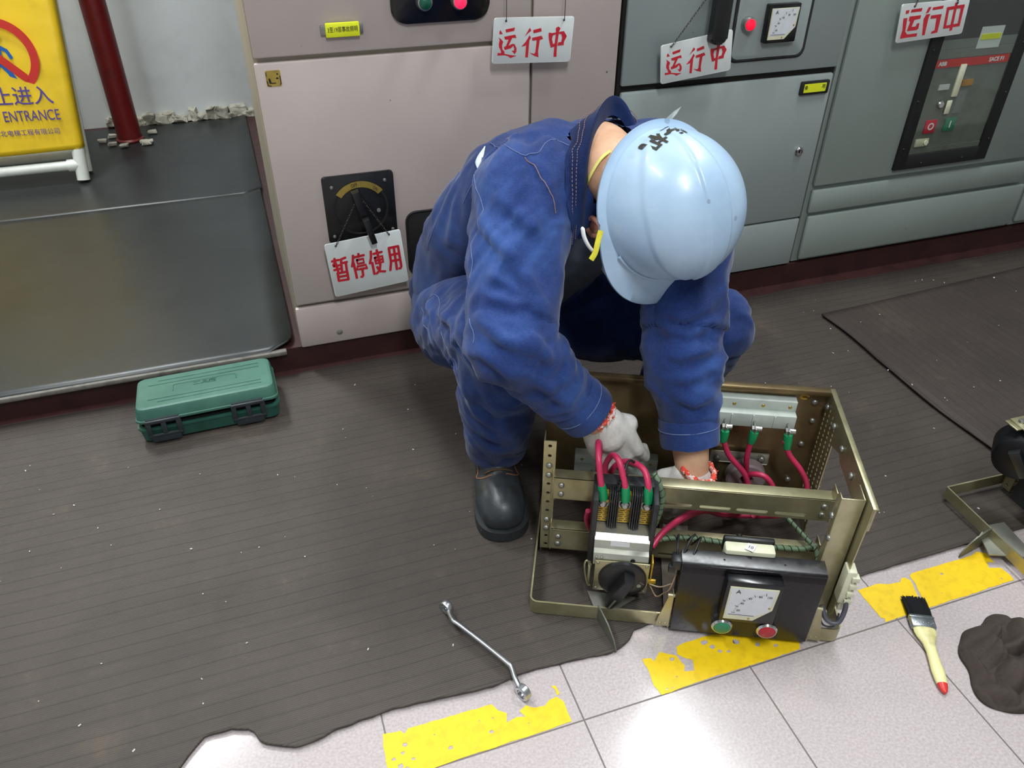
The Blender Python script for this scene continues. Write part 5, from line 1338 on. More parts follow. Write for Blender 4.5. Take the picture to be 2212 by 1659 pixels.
dd = cobj2('dial', lambda b: add_lathe(b, [(0, 0.022), (0.012, 0.022), (0.040, 0.019), (0.046, 0.014), (0.0475, 0.0), (0.0475, -0.04), (0, -0.04)], DM, 48), plain('very_dark_plastic', srgb(10, 10, 15), 0.5, dirt=0.1, spec=0.3))
cobj2('dial_lever', lambda b: add_prism(b, [(-0.010, 0.028), (0.010, 0.028), (0.008, -0.030), (-0.008, -0.030)], 0.018, 0.034, DM @ RZ(0.6), bev=0.003), M_BLACK, dd)
cobj2('switch_body', lambda b: add_box(b, (0.118, 0.112, 0.12), (0.10, 0.05, 0.17), 0.004), M_RIBBLACK)
def f(b):
    add_box(b, (0.075, 0.085, 0.2085), (0.10, 0.07, 0.003), 0.001); add_box(b, (0.040, 0.046, 0.206), (0.03, 0.012, 0.003), 0.001)
br2 = cobj2('switch_bracket', f, M_ZINC)
cobj2('bracket_screw', lambda b: add_lathe(b, [(0, 0.006), (0.005, 0.005), (0.006, 0)], T(0.040, 0.062, 0.210), 12), M_STEEL, br2)
cobj2('punched_post', lambda b: (add_holes(b, [(0.008, 0.029, 0.0 + k * 0.0215, (k + 1) * 0.0215, 0.0034, 0.0034) for k in range(13)], 0.002, T(0, 0.14, 0) @ FRONT), add_box(b, (0.009, 0.235, 0.14), (0.002, 0.19, 0.28), 0.0005)), M_ZINC)
for zr in (0.060, 0.187): cobj2('cross_rail', lambda b: (add_box(b, (0.265, 0.141, zr), (0.48, 0.002, 0.046), 0.0006), add_box(b, (0.265, 0.152, zr + 0.022), (0.48, 0.022, 0.002), 0.0006)), M_ZINC)
cobj2('corner_post', lambda b: (add_box(b, (0.508, 0.15, 0.14), (0.034, 0.002, 0.28), 0.0006), add_box(b, (0.523, 0.20, 0.14), (0.002, 0.25, 0.28), 0.0006)), M_ZINC)
cobj2('back_plate', lambda b: add_box(b, (0.262, 0.330, 0.14), (0.525, 0.002, 0.28), 0.0006), M_ZINCD)

# ------------------------------------------------------------------ the squatting worker
def mat_denim():
    t = NT('blue_denim'); v = t.coord()
    c = t.ramp(t.noise(7, 5, v, 0.6), [(0.3, srgb(18, 34, 78)), (0.52, srgb(27, 49, 103)), (0.75, srgb(52, 82, 140))])
    w = t.noise(1.0, 4, t.coord((240, 240, 700)), 0.8)
    c = t.mix(t.math('MULTIPLY', t.ramp(w, [(0.45, (0, 0, 0, 1)), (0.75, (1, 1, 1, 1))]), 0.18), c, srgb(84, 112, 166))
    n = t.bump(w, 0.18, 0.0006)
    return t.set(Base_Color=c, Roughness=0.85, Normal=n, Specular_IOR_Level=0.2, Sheen_Weight=0.15)
M_DENIM = mat_denim()
M_SEAM = plain('faded_denim_seam', srgb(92, 108, 150), 0.8, dirt=0.15, dscale=400)
M_STITCH = plain('rust_stitching', srgb(132, 104, 104), 0.8, dirt=0.2, dscale=500)
def mat_skin():
    t = NT('skin'); v = t.coord()
    c = t.ramp(t.noise(30, 4, v), [(0.3, srgb(192, 146, 116)), (0.7, srgb(214, 172, 140))])
    return t.set(Base_Color=c, Roughness=0.5, Subsurface_Weight=0.12, Subsurface_Radius=(0.01, 0.004, 0.002), Subsurface_Scale=0.5, Normal=t.bump(t.noise(160, 3, v), 0.12, 0.001))
M_SKIN = mat_skin()
M_HAIR = plain('short_black_hair', srgb(34, 28, 26), 0.7, dirt=0.2, dscale=200, bump=0.5)
def mat_glove():
    t = NT('grubby_white_cotton'); v = t.coord()
    c = t.ramp(t.noise(16, 5, v, 0.7), [(0.3, srgb(176, 170, 162)), (0.6, srgb(222, 219, 214))])
    k = t.noise(1.0, 2, t.coord((500, 500, 500)))
    return t.set(Base_Color=c, Roughness=0.9, Normal=t.bump(k, 0.5, 0.001), Specular_IOR_Level=0.2)
M_GLOVE = mat_glove()
def mat_cuffband():
    t = NT('red_and_white_elastic_cuff'); v = t.coord()
    c = t.ramp(t.noise(110, 3, v, 0.7), [(0.50, srgb(216, 66, 46)), (0.58, srgb(226, 214, 206))])
    return t.set(Base_Color=c, Roughness=0.8, Normal=t.bump(t.noise(200, 2, v), 0.8, 0.002))
M_CUFF = mat_cuffband()
M_BOOT = plain('worn_black_leather', srgb(44, 48, 52), 0.42, dirt=0.2, dscale=26, bump=0.15, dcol=srgb(30, 32, 35))
M_SOLE = plain('black_rubber_sole', srgb(36, 40, 42), 0.6, dirt=0.15)
M_LACE = plain('brown_flecked_lace', srgb(84, 62, 40), 0.8, dirt=0.3, dscale=400)
M_MASK = plain('white_dust_mask', srgb(222, 222, 220), 0.8, dirt=0.04)
M_STRAP = plain('yellow_elastic_strap', srgb(214, 206, 110), 0.7, dirt=0.08)
M_RAGTEAR = plain('frayed_white_thread', srgb(198, 206, 208), 0.9, dirt=0.06)
def mat_helmet():
    t = NT('pale_blue_helmet_plastic'); v = t.coord()
    c = t.ramp(t.noise(9, 5, v), [(0.3, srgb(152, 178, 204)), (0.7, srgb(172, 196, 219))])
    sm = t.ramp(t.noise(1.0, 7, t.coord((22, 60, 22)), 0.8), [(0.60, (0, 0, 0, 1)), (0.80, (1, 1, 1, 1))])
    c = t.mix(t.math('MULTIPLY', sm, 0.5), c, srgb(112, 124, 138))
    vo = t.node('ShaderNodeTexVoronoi'); vo.inputs['Scale'].default_value = 16; t.link(v, vo.inputs['Vector'])
    c = t.mix(t.math('MULTIPLY', t.math('LESS_THAN', vo.outputs['Distance'], 0.085), 0.45), c, srgb(96, 112, 128))
    return t.set(Base_Color=c, Roughness=0.33, Coat_Weight=0.1)
M_HELMET = mat_helmet()

def cap(bm, p0, p1, r0, r1, seg=20):
    p0, p1 = Vector(p0), Vector(p1); d = p1 - p0; L = max(d.length, 1e-5)
    x, y, z = frame_of(d); M = Matrix((x, y, z)).transposed().to_4x4(); M.translation = p0
    pr = [(0, -r0)] + [(r0 * math.cos(a), r0 * math.sin(a)) for a in [math.radians(-70 + 17.5 * k) for k in range(5)]] 
    pr += [(r1 * math.cos(a), L + r1 * math.sin(a)) for a in [math.radians(17.5 * k) for k in range(5)]] + [(0, L + r1)]
    add_lathe(bm, pr, M, seg)
def ell(bm, c, r, M3=None):
    M = (M3.to_4x4() if M3 is not None else Matrix.Identity(4)); M = Matrix.Translation(c) @ M
    add_lathe(bm, [(0, -r[2])] + [(math.cos(a), math.sin(a) * r[2]) for a in [math.radians(-75 + 15 * k) for k in range(11)]] + [(0, r[2])], M @ Matrix.Diagonal((r[0], r[1], 1, 1)), 24)
def chain(bm, pts):
    for (p, r), (q, s) in zip(pts, pts[1:]): cap(bm, p, q, r, s)
def blob(name, build, voxel, mat, parent=None, iters=6, M=None):
    """overlapping solids fused into one continuous smooth skin"""
    b = nb(); build(b)
    bmesh.ops.recalc_face_normals(b, faces=b.faces)
    me = bpy.data.meshes.new(name); b.to_mesh(me); b.free()
    o = bpy.data.objects.new(name, me); COL.objects.link(o)
    r = o.modifiers.new('fuse', 'REMESH'); r.mode = 'VOXEL'; r.voxel_size = voxel
    s = o.modifiers.new('soften', 'SMOOTH'); s.factor = 0.5; s.iterations = iters
    m2 = evaluated(o)
    bpy.data.objects.remove(o); bpy.data.meshes.remove(me)
    m2.name = name
    return link_mesh(name, m2, mat, parent, smooth=180, M=M)
def vv(*a): return Vector(a)

PR = vv(0.55, 1.25, 0.0)
per = thing('person', 'person in blue denim work clothes and a pale blue helmet squatting over the switch drawer', 'person', PR)
IM = Matrix.Translation(-PR)          # children are modelled in world coordinates
def keep(o): o.matrix_local = IM; return o

# joints ------------------------------------------------------------
HEAD_R = None
ez = vv(-0.475, -0.784, 0.4).normalized()             # towards the viewer's side
ex = vv(0.947, -0.322, 0.0).normalized()
ey = vv(0.19, 0.559, 0.807).normalized()
HU = (0.82 * ez + 0.56 * ex - 0.10 * ey).normalized()       # crown direction
HF = (-ey - 0.10 * ez + 0.33 * ex); HF = (HF - HU * HF.dot(HU)).normalized()   # facing direction
HX = HF.cross(HU).normalized()                              # towards the right ear
HC = vv(0.6100, 1.0385, 0.6425)                               # centre of the helmet rim
HM = Matrix((HX, HF, HU)).transposed().to_4x4(); HM.translation = HC
HM2 = HM @ T(0.004, 0.030, -0.024)
def hp(x, y, z): return HM2 @ Vector((x, y, z))
SK = hp(0, -0.005, -0.035)
shR, elR, wrR = vv(0.425, 1.18, 0.625), vv(0.340, 0.995, 0.462), vv(0.490, 0.964, 0.296)
shL, elL, wrL = vv(0.722, 1.15, 0.60), vv(0.656, 0.990, 0.385), vv(0.652, 0.894, 0.190)
hipR, knR, anR = vv(0.375, 1.43, 0.255), vv(0.355, 1.085, 0.425), vv(0.372, 1.165, 0.085)
hipL, knL, anL = vv(0.545, 1.42, 0.255), vv(0.808, 1.125, 0.328), vv(0.80, 1.24, 0.085)
pelv, chest, neck0 = vv(0.455, 1.435, 0.275), vv(0.575, 1.20, 0.60), vv(0.565, 1.165, 0.640)
NM, NB = vv(0.562, 1.125, 0.672), vv(0.560, 1.185, 0.672)          # nape of the neck
CF = Matrix.Translation(CHA) @ RZ(CRZ)
def cw(u, v_, z): return CF @ Vector((u, v_, z - 0.0))

def body(b):
    R = Matrix((HX, HF, HU)).transposed()
    ell(b, SK, (0.072, 0.092, 0.098), R)
    ell(b, hp(0, 0.035, -0.075), (0.058, 0.058, 0.06), R)
    ell(b, hp(0, 0.055, -0.112), (0.040, 0.036, 0.034), R)
    cap(b, hp(0, 0.085, -0.055), hp(0, 0.100, -0.085), 0.009, 0.013)       # nose
    for s in (-1, 1):
        ell(b, hp(s * 0.032, 0.078, -0.048), (0.013, 0.010, 0.008), R)      # brow and lids
        cap(b, hp(s * 0.074, -0.004, -0.030), hp(s * 0.077, 0.002, -0.062), 0.012, 0.009)   # ear root
    cap(b, hp(0, 0.082, -0.112), hp(0, 0.086, -0.112), 0.014, 0.012)       # lips
    chain(b, [(hp(0, -0.035, -0.065), 0.062), (hp(0, -0.060, -0.10), 0.058), (NM, 0.056), (NB, 0.060), (chest + vv(0, 0.05, -0.02), 0.085)])
    chain(b, [(chest + vv(0, 0.05, -0.02), 0.10), (vv(0.50, 1.33, 0.46), 0.12), (pelv, 0.12)])
    for sh, el, wr in ((shR, elR, wrR), (shL, elL, wrL)):
        chain(b, [(chest + vv(0, 0.03, 0), 0.075), (sh, 0.058), (el, 0.042), (el.lerp(wr, 0.35), 0.040), (wr, 0.029)])
    for h, k, a in ((hipR, knR, anR), (hipL, knL, anL)):
        chain(b, [(pelv, 0.11), (h, 0.085), (k, 0.055), (k.lerp(a, 0.3), 0.053), (a, 0.036)])
bd = keep(blob('body', body, 0.005, M_SKIN, per, 3))
# right ear shell
b = nb()
def ear(b, s):
    pts = []
    for k in range(13):
        a = math.radians(-60 + 25 * k)
        pts.append(hp(s * (0.0805 + 0.008 * math.sin(a * 0.5 + 0.5) * (1 if k > 2 else 0.5)), -0.004 - 0.014 * math.cos(a) - 0.006, -0.048 + 0.026 * math.sin(a)))
    add_tube(b, pts, 0.0042, 8)
    ell(b, hp(s * 0.078, -0.008, -0.048), (0.006, 0.013, 0.024), Matrix((HX, HF, HU)).transposed())
    ell(b, hp(s * 0.079, -0.002, -0.074), (0.005, 0.008, 0.009), Matrix((HX, HF, HU)).transposed())
M_EAR = plain('flushed_ear_skin', srgb(206, 142, 120), 0.5, dirt=0.08)
ear(b, 1); keep(link_mesh('ear', b, M_EAR, per, smooth=80))
b = nb(); ear(b, -1); keep(link_mesh('ear', b, M_EAR, per, smooth=80))
def hair(b):
    R = Matrix((HX, HF, HU)).transposed()
    ell(b, hp(0, -0.008, -0.020), (0.0745, 0.094, 0.094), R)
keep(blob('hair', hair, 0.005, M_HAIR, per, 2))

# cloth -------------------------------------------------------------
def wrinkle(o, amp, freq, dirs, seed=0.0, mask=None):
    me = o.data
    co = [v.co.copy() for v in me.vertices]; no = [v.normal.copy() for v in me.vertices]
    for i, (p, n) in enumerate(zip(co, no)):
        d, s = dirs(p)
        x, y, z = frame_of(d)
        q = Vector((p.dot(x) * freq * 0.33, p.dot(y) * freq * 0.33, p.dot(z) * freq)) + Vector((seed, seed * 2, seed * 3))
        wv = noise.noise_vector(p * 7 + Vector((seed, 0, 0))) * 0.9
        r = 1 - 2 * abs(noise.noise(q + wv))
        r2 = 1 - 2 * abs(noise.noise(q * 2.1 + wv * 1.5 + Vector((5, 5, 5))))
        k = amp * s * (0.75 * r + 0.3 * r2 - 0.35)
        if mask: k *= mask(p)
        me.vertices[i].co = p + n * k
    me.update()

waist = vv(0.46, 1.425, 0.335)
def jacket(b):
    # torso: broad, bent forward, blousing at the waist
    for s, w in ((-1, 0.075), (1, 0.075)):
        off = vv(0.95, -0.30, 0.0).normalized() * s * w
        chain(b, [(waist + off + vv(0, 0, -0.03), 0.100), (waist + off, 0.105), (vv(0.485, 1.36, 0.47) + off, 0.108), (vv(0.54, 1.265, 0.575) + off * 1.2, 0.108), (vv(0.572, 1.205, 0.625) + off * 1.15, 0.098)])
    ell(b, vv(0.56, 1.235, 0.625), (0.19, 0.11, 0.085))
    chain(b, [(vv(0.55, 1.20, 0.62), 0.095), (shR, 0.085), (shR.lerp(elR, 0.45), 0.077), (elR, 0.067), (elR.lerp(wrR, 0.30), 0.060), (elR.lerp(wrR, 0.58), 0.049)])
    chain(b, [(vv(0.60, 1.19, 0.62), 0.095), (shL, 0.083), (shL.lerp(elL, 0.5), 0.075), (elL, 0.066), (elL.lerp(wrL, 0.25), 0.060), (elL.lerp(wrL, 0.46), 0.050)])
    # blouse over the belt at the back
    ell(b, vv(0.435, 1.455, 0.33), (0.15, 0.10, 0.06))
jk = keep(blob('denim_jacket', jacket, 0.0055, M_DENIM, per, 8))
def open_neck(o):
    """cut the neck opening"""
    bm = bmesh.new(); bm.from_mesh(o.data)
    a, c = vv(0.560, 1.175, 0.672), hp(0, -0.03, -0.06)
    dead = []
    for v in bm.verts:
        t = max(0, min(1, (v.co - a).dot(c - a) / (c - a).length_squared)); d = (v.co - (a + (c - a) * t)).length
        if d < 0.066 + 0.002 * noise.noise(v.co * 20): dead.append(v)
    bmesh.ops.delete(bm, geom=dead, context='VERTS')
    bm.to_mesh(o.data); bm.free()
open_neck(jk)
def jdirs(p):
    best = None
    for a, c, s in ((shR, elR.lerp(shR, 0.25), 2.0), (elR, wrR, 1.0), (shL, elL.lerp(shL, 0.3), 2.0), (elL, wrL, 1.0)):
        t = max(0, min(1, (p - a).dot(c - a) / (c - a).length_squared)); d = (p - (a + (c - a) * t)).length
        if best is None or d < best[0]:
            ax_ = (c - a).normalized(); sd_ = ax_.cross(ez).normalized()
            best = (d, (ax_ * 0.45 - sd_ * 0.85) if s == 2.0 else (ax_ * 0.85 + sd_ * 0.5), 1.0 if s == 2.0 else 1.15)
    if best[0] < 0.10: return best[1], best[2]
    return vv(0.75, 0.35, -0.35), 0.7
wrinkle(jk, 0.012, 13.0, jdirs, 1.7); wrinkle(jk, 0.0035, 34.0, jdirs, 8.3)
def trousers(b):
    chain(b, [(pelv, 0.135), (hipR + vv(0.005, 0, 0), 0.110), (hipR.lerp(knR, 0.5), 0.094), (knR, 0.074), (knR.lerp(anR, 0.35), 0.073), (knR.lerp(anR, 0.7), 0.064), (anR + vv(0, 0.0, 0.052), 0.060)])
    chain(b, [(pelv, 0.135), (hipL, 0.110), (hipL.lerp(knL, 0.5), 0.092), (knL, 0.072), (knL.lerp(anL, 0.35), 0.073), (knL.lerp(anL, 0.7), 0.064), (anL + vv(0, 0, 0.052), 0.060)])
    ell(b, pelv + vv(-0.01, 0.02, 0.02), (0.165, 0.125, 0.12))
tr = keep(blob('denim_trousers', trousers, 0.0055, M_DENIM, per, 8))
def tdirs(p):
    best = None
    for a, c in ((hipR, knR), (knR, anR), (hipL, knL), (knL, anL)):
        t = max(0, min(1, (p - a).dot(c - a) / (c - a).length_squared)); d = (p - (a + (c - a) * t)).length
        if best is None or d < best[0]: ax_ = (c - a).normalized(); best = (d, ax_ * 0.6 + ax_.cross(ez).normalized() * 0.7)
    return best[1], 1.0
wrinkle(tr, 0.012, 13.0, tdirs, 4.2); wrinkle(tr, 0.0035, 34.0, tdirs, 2.9)

def folds(o, lines):
    """explicit cloth folds: (points, depth, width); a ridge with a valley along its lower side"""
    for v in o.data.vertices:
        k = 0.0; p = v.co
        for pts, dep, w in lines:
            best = 1e9; n = len(pts) - 1
            if (p - pts[n // 2]).length > 0.16: continue
            for q in range(n):
                a, c = pts[q], pts[q + 1]; ac = c - a
                t = max(0, min(1, (p - a).dot(ac) / ac.length_squared)); f = (q + t) / n
                d = p - (a + ac * t); dl = d.length
                if dl < best: best = dl; side = d.dot(ez.cross(ac).normalized()); fade = math.sin(PI * (0.06 + 0.88 * f)) ** 0.6
            if best < 3.5 * w:
                k += dep * fade * (math.exp(-(best / w) ** 2) * 1.0 - 0.85 * math.exp(-((side + 1.5 * w) / w) ** 2) * math.exp(-((best - abs(side)) / w) ** 2))
        if k: v.co = p + v.normal * k
    o.data.update()

def bvh_of(o):
    me = o.data
    return BVHTree.FromPolygons([v.co.copy() for v in me.vertices], [tuple(p.vertices) for p in me.polygons])
if 'FOLDS_J' in globals(): folds(jk, FOLDS_J); folds(tr, FOLDS_T)
JB = bvh_of(jk); TB = bvh_of(tr)
def drape(bvh, pts, n=8):
    out = []
    for p in smooth_path(pts, n):
        q, nn, i, d = bvh.find_nearest(p)
        if q is not None: out.append(q + nn * 0.0006)
    return out
def seam(pts, mat=M_SEAM, r=0.0008, nm='seam', bvh=None):
    P = drape(bvh, pts)
    b = nb(); add_tube(b, P, r, 6)
    return link_mesh(nm, b, mat, per, smooth=80)
# cuffs: hem bands round the sleeve and trouser ends
def hem(center, axis, r, w, par, mat=M_DENIM, nm='cuff', flare=1.0):
    b = nb(); x, y, z = frame_of(axis); M = Matrix((x, y, z)).transposed().to_4x4(); M.translation = center
    prof = [(r * 0.90, -w / 2), (r * 1.0, -w / 2), (r * 1.03, -w * 0.3), (r * 1.02 * flare, w * 0.4), (r * 1.0 * flare, w / 2), (r * 0.92 * flare, w / 2), (r * 0.86, w * 0.2), (r * 0.90, -w / 2)]
    vs = add_lathe(b, prof, M, 48)
    for v in vs:
        k = 0.0025 * noise.noise(v.co * 30); v.co += (v.co - center).normalized() * k
    return keep(link_mesh(nm, b, mat, per, smooth=70))
aR = (wrR - elR).normalized(); aL = (wrL - elL).normalized()
cR = elR.lerp(wrR, 0.80); cL = elL.lerp(wrL, 0.66)
hem(cR - aR * 0.006, aR, 0.0495, 0.052, jk); hem(cL - aL * 0.004, aL, 0.0515, 0.050, jk)
for c, a, r in ((cR - aR * 0.010, aR, 0.0512), (cL - aL * 0.010, aL, 0.0532)):
    b = nb(); x, y, z = frame_of(a); add_tube(b, [c + (x * math.cos(t) + y * math.sin(t)) * r for t in [2 * PI * k / 40 for k in range(41)]], 0.0009, 6)
    keep(link_mesh('cuff_seam', b, M_SEAM, per, smooth=80))
hem(anR + vv(0, 0.0, 0.040), (anR - knR).normalized(), 0.0595, 0.045, tr, nm='trouser_hem', flare=1.02)
hem(anL + vv(0, 0, 0.040), (anL - knL).normalized(), 0.0605, 0.045, tr, nm='trouser_hem', flare=1.04)

# standing collar
nc = vv(0.55, 1.13, 0.66)
b = nb(); TP = smooth_path(TOP, 5); rows = []
for i, p in enumerate(TP):
    t = i / (len(TP) - 1)
    out = (p - nc); out -= HU * 0; out.normalize()
    base = p + out * 0.042 + vv(0.0, 0.024, -0.026)
    q, nn, _, d = JB.find_nearest(base)
    base2 = q + nn * 0.002 if q is not None else base
    mid = p.lerp(base2, 0.5) + out * 0.007
    inn = p - out * 0.004 + vv(0, 0, -0.004); inner = inn.lerp(nc, 0.06) + vv(0, 0, -0.014)
    rows.append([b.verts.new(c) for c in (inner, inn, p + vv(0, 0, 0.001), p + out * 0.004, mid, base2)])
for a, c in zip(rows, rows[1:]):
    for k in range(5): b.faces.new((a[k], a[k + 1], c[k + 1], c[k]))
bmesh.ops.solidify(b, geom=b.faces[:], thickness=0.0015)
col = keep(link_mesh('collar', b, M_DENIM, per, smooth=70))
for off, mt in ((0.35, M_STITCH), (0.55, M_STITCH)):
    b = nb(); n = 0
    CPTS = []
    for i, p in enumerate(TP):
        out = (p - nc).normalized(); base = p + out * 0.030 + vv(0.0, 0.018, -0.020); q, nn, _, d = JB.find_nearest(base)
        m = p.lerp(q, 0.5) + out * 0.0085
        CPTS.append(p.lerp(m, off * 2) + out * 0.0035 if off <= 0.5 else m.lerp(q, (off - .5) * 2) + out * 0.004)
    for a, c in zip(CPTS, CPTS[1:]):
        for k in range(3):
            s = a.lerp(c, k / 3); e = a.lerp(c, k / 3 + 0.2); add_tube(b, [s, e], 0.0007, 5)
    keep(link_mesh('stitching', b, mt, per, smooth=80))
# inner pale shirt collar
b = nb(); sr = []
for i, p in enumerate(TP[18:40]):
    inn = p.lerp(nc, 0.30) + vv(0, 0, -0.012); lo = p.lerp(nc, 0.45) + vv(0, 0, -0.05)
    sr.append([b.verts.new(inn), b.verts.new(lo)])
for a, c in zip(sr, sr[1:]): b.faces.new((a[0], a[1], c[1], c[0]))
bmesh.ops.solidify(b, geom=b.faces[:], thickness=0.002)
keep(link_mesh('shirt_collar', b, plain('pale_blue_shirt', srgb(140, 170, 190), 0.8), per, smooth=70))

# seams, tear and pocket draped on the cloth
for k, s in enumerate(SEAMS_J): keep(seam(s, M_STITCH if k == 2 else M_SEAM, bvh=JB))
for s in SEAMS_T[:2]: keep(seam(s, bvh=TB))
b = nb(); D = drape(JB, TEAR, 5); n = len(D)
add_tube(b, [p + vv(-0.001, -0.001, 0.001) for p in D], [0.0008 + 0.0055 * math.sin(PI * min(1, (k + 0.3) / n)) ** 1.5 for k in range(n)], 8, flat=0.35)
keep(link_mesh('torn_seam', b, M_RAGTEAR, per, smooth=80))
# shirt under the jacket; its colour is darkened for the shade in there
def shirt(b):
    chain(b, [(chest + vv(0, 0.03, -0.02), 0.10), (vv(0.56, 1.185, 0.652), 0.066)])
    chain(b, [(vv(0.545, 1.21, 0.555), 0.105), (vv(0.50, 1.32, 0.46), 0.126), (vv(0.47, 1.38, 0.38), 0.12)])
    ell(b, vv(0.56, 1.185, 0.555), (0.11, 0.055, 0.075)); ell(b, vv(0.535, 1.165, 0.60), (0.07, 0.05, 0.055))
keep(blob('shirt', shirt, 0.006, plain('shaded_shirt_cloth', srgb(66, 74, 86), 0.85, dirt=0.1), per, 4))

# helmet ---------------------------------------------------------------
def dome(a, t):
    """a: angle round the head (0 = right ear, 90 = front), t: 0 crown .. 1 rim; helmet coordinates"""
    ca, sa = math.cos(a), math.sin(a)
    el = t * PI / 2
    r = math.sin(el) ** 0.86; z = math.cos(el) ** 0.92
    x = 0.110 * r * ca; y = 0.121 * r * sa; zz = 0.137 * z
    # raised middle panel and narrow centre ridge
    prof_ = max(0.0, 1 - (abs(y + 0.006) / 0.120) ** 2.2) ** 0.6
    def step(w, e):
        s = max(0, min(1, (w * prof_ - abs(x)) / e + 0.5)); return s * s * (3 - 2 * s)
    k = 1 + (0.020 * step(0.092, 0.006) + 0.026 * step(0.020, 0.005)) * min(1, (1 - t) * 7)
    # side channels
    return Vector((x * k, y * k, zz * k))
b = nb(); NA, NT_ = 216, 64; rings = []
for j in range(1, NT_ + 1):
    rings.append([b.verts.new(dome(2 * PI * i / NA, j / NT_)) for i in range(NA)])
apex = b.verts.new(dome(0, 0.0001))
for i in range(NA): b.faces.new((apex, rings[0][i], rings[0][(i + 1) % NA]))
# rim: gutter all round, longer as the peak in front
for k, (fr, dz) in enumerate(((0.25, -0.001), (0.6, -0.0035), (1.0, -0.004), (1.02, -0.0075))):
    rg = []
    for i in range(NA):
        a = 2 * PI * i / NA; sa = math.sin(a)
        p = dome(a, 1.0); d = Vector((math.cos(a) * 0.9, sa, 0)).normalized()
        f_ = max(0, (sa + 0.02) / 1.02); ext = 0.013 + 0.038 * (f_ * f_ * (3 - 2 * f_)) ** 0.8
        drop = -0.022 * (f_ ** 1.5) * fr
        q = p + Vector((d.x * (0.8 if f_ > 0 else 1), d.y, 0)) * ext * fr + Vector((0, 0, dz + drop))
        rg.append(b.verts.new(q))
    rings.append(rg)
for p, q in zip(rings, rings[1:]):
    for i in range(NA): b.faces.new((p[i], q[i], q[(i + 1) % NA], p[(i + 1) % NA]))
bmesh.ops.recalc_face_normals(b, faces=b.faces)
me = bpy.data.meshes.new('helmet'); b.to_mesh(me); b.free()
hel = link_mesh('helmet', me, M_HELMET, per, smooth=55, M=IM @ HM @ Matrix.Scale(0.965, 4))
so = hel.modifiers.new('thickness', 'SOLIDIFY'); so.thickness = 0.0024; so.offset = -1
# lettering on the back and a mark on the front
def on_dome(me, a0, t0, sx=1.0, flip=False):
    for v in me.vertices:
        a = a0 + v.co.x / 0.112 * sx; t = t0 - v.co.y / 0.19
        p = dome(a, max(0.02, min(0.999, t))); q = dome(a, max(0.02, min(0.999, t)) - 0.01)
        v.co = p + p.normalized() * 0.0012
    return me
lm = on_dome(text_mesh('安机', 0.038, extrude=0.0, bold=0.0010), math.radians(-80), 0.82)
link_mesh('helmet_lettering', lm, M_INK, hel, smooth=0)
lm = on_dome(text_mesh('国', 0.036, extrude=0.0, bold=0.001), math.radians(102), 0.86)
link_mesh('helmet_lettering', lm, M_INK, hel, smooth=0)
for s in (0, PI):   # raised slot bead at the sides
    b = nb(); add_tube(b, [dome(s + math.radians(q), 0.985) + dome(s + math.radians(q), 0.985).normalized() * 0.002 for q in range(28, 75, 4)] if s == 0 else [dome(PI - math.radians(q), 0.985) + dome(PI - math.radians(q), 0.985).normalized() * 0.002 for q in range(28, 75, 4)], 0.003, 8)
    link_mesh('helmet_bead', b, M_HELMET, hel, smooth=80)

# dust mask and straps
def mask(b):
    R = Matrix((HX, HF, HU)).transposed()
    ell(b, hp(0, 0.075, -0.098), (0.052, 0.046, 0.044), R)
keep(blob('dust_mask', mask, 0.004, M_MASK, per, 3))
b = nb(); add_tube(b, smooth_path(STRAP, 6), 0.0040, 8, flat=0.3)
keep(link_mesh('mask_strap', b, M_STRAP, per, smooth=80))
b = nb(); add_tube(b, smooth_path(MASKRIM, 6), [0.002] + [0.0055] * (6 * (len(MASKRIM) - 1) - 1) + [0.003], 8, flat=0.5)
keep(link_mesh('mask_rim', b, M_MASK, per, smooth=80))
b = nb(); add_tube(b, smooth_path(CHIN, 6), 0.0045, 8, flat=0.35)
keep(link_mesh('chin_strap', b, plain('bright_yellow_strap', srgb(214, 204, 50), 0.6), per, smooth=80))
# white strip of tape sticking up behind the helmet
p0, p1 = TAPEEND; d = (p1 - p0); s_ = d.cross(ez).normalized()
b = nb(); vs = [b.verts.new(q) for q in (p0 - s_ * 0.004, p0 + s_ * 0.004, p0.lerp(p1, 0.6) + s_ * 0.003, p1, p0.lerp(p1, 0.6) - s_ * 0.003)]
f_ = b.faces.new(vs); bmesh.ops.solidify(b, geom=[f_], thickness=0.0012)
keep(link_mesh('tape_end', b, M_RAGTEAR, per))

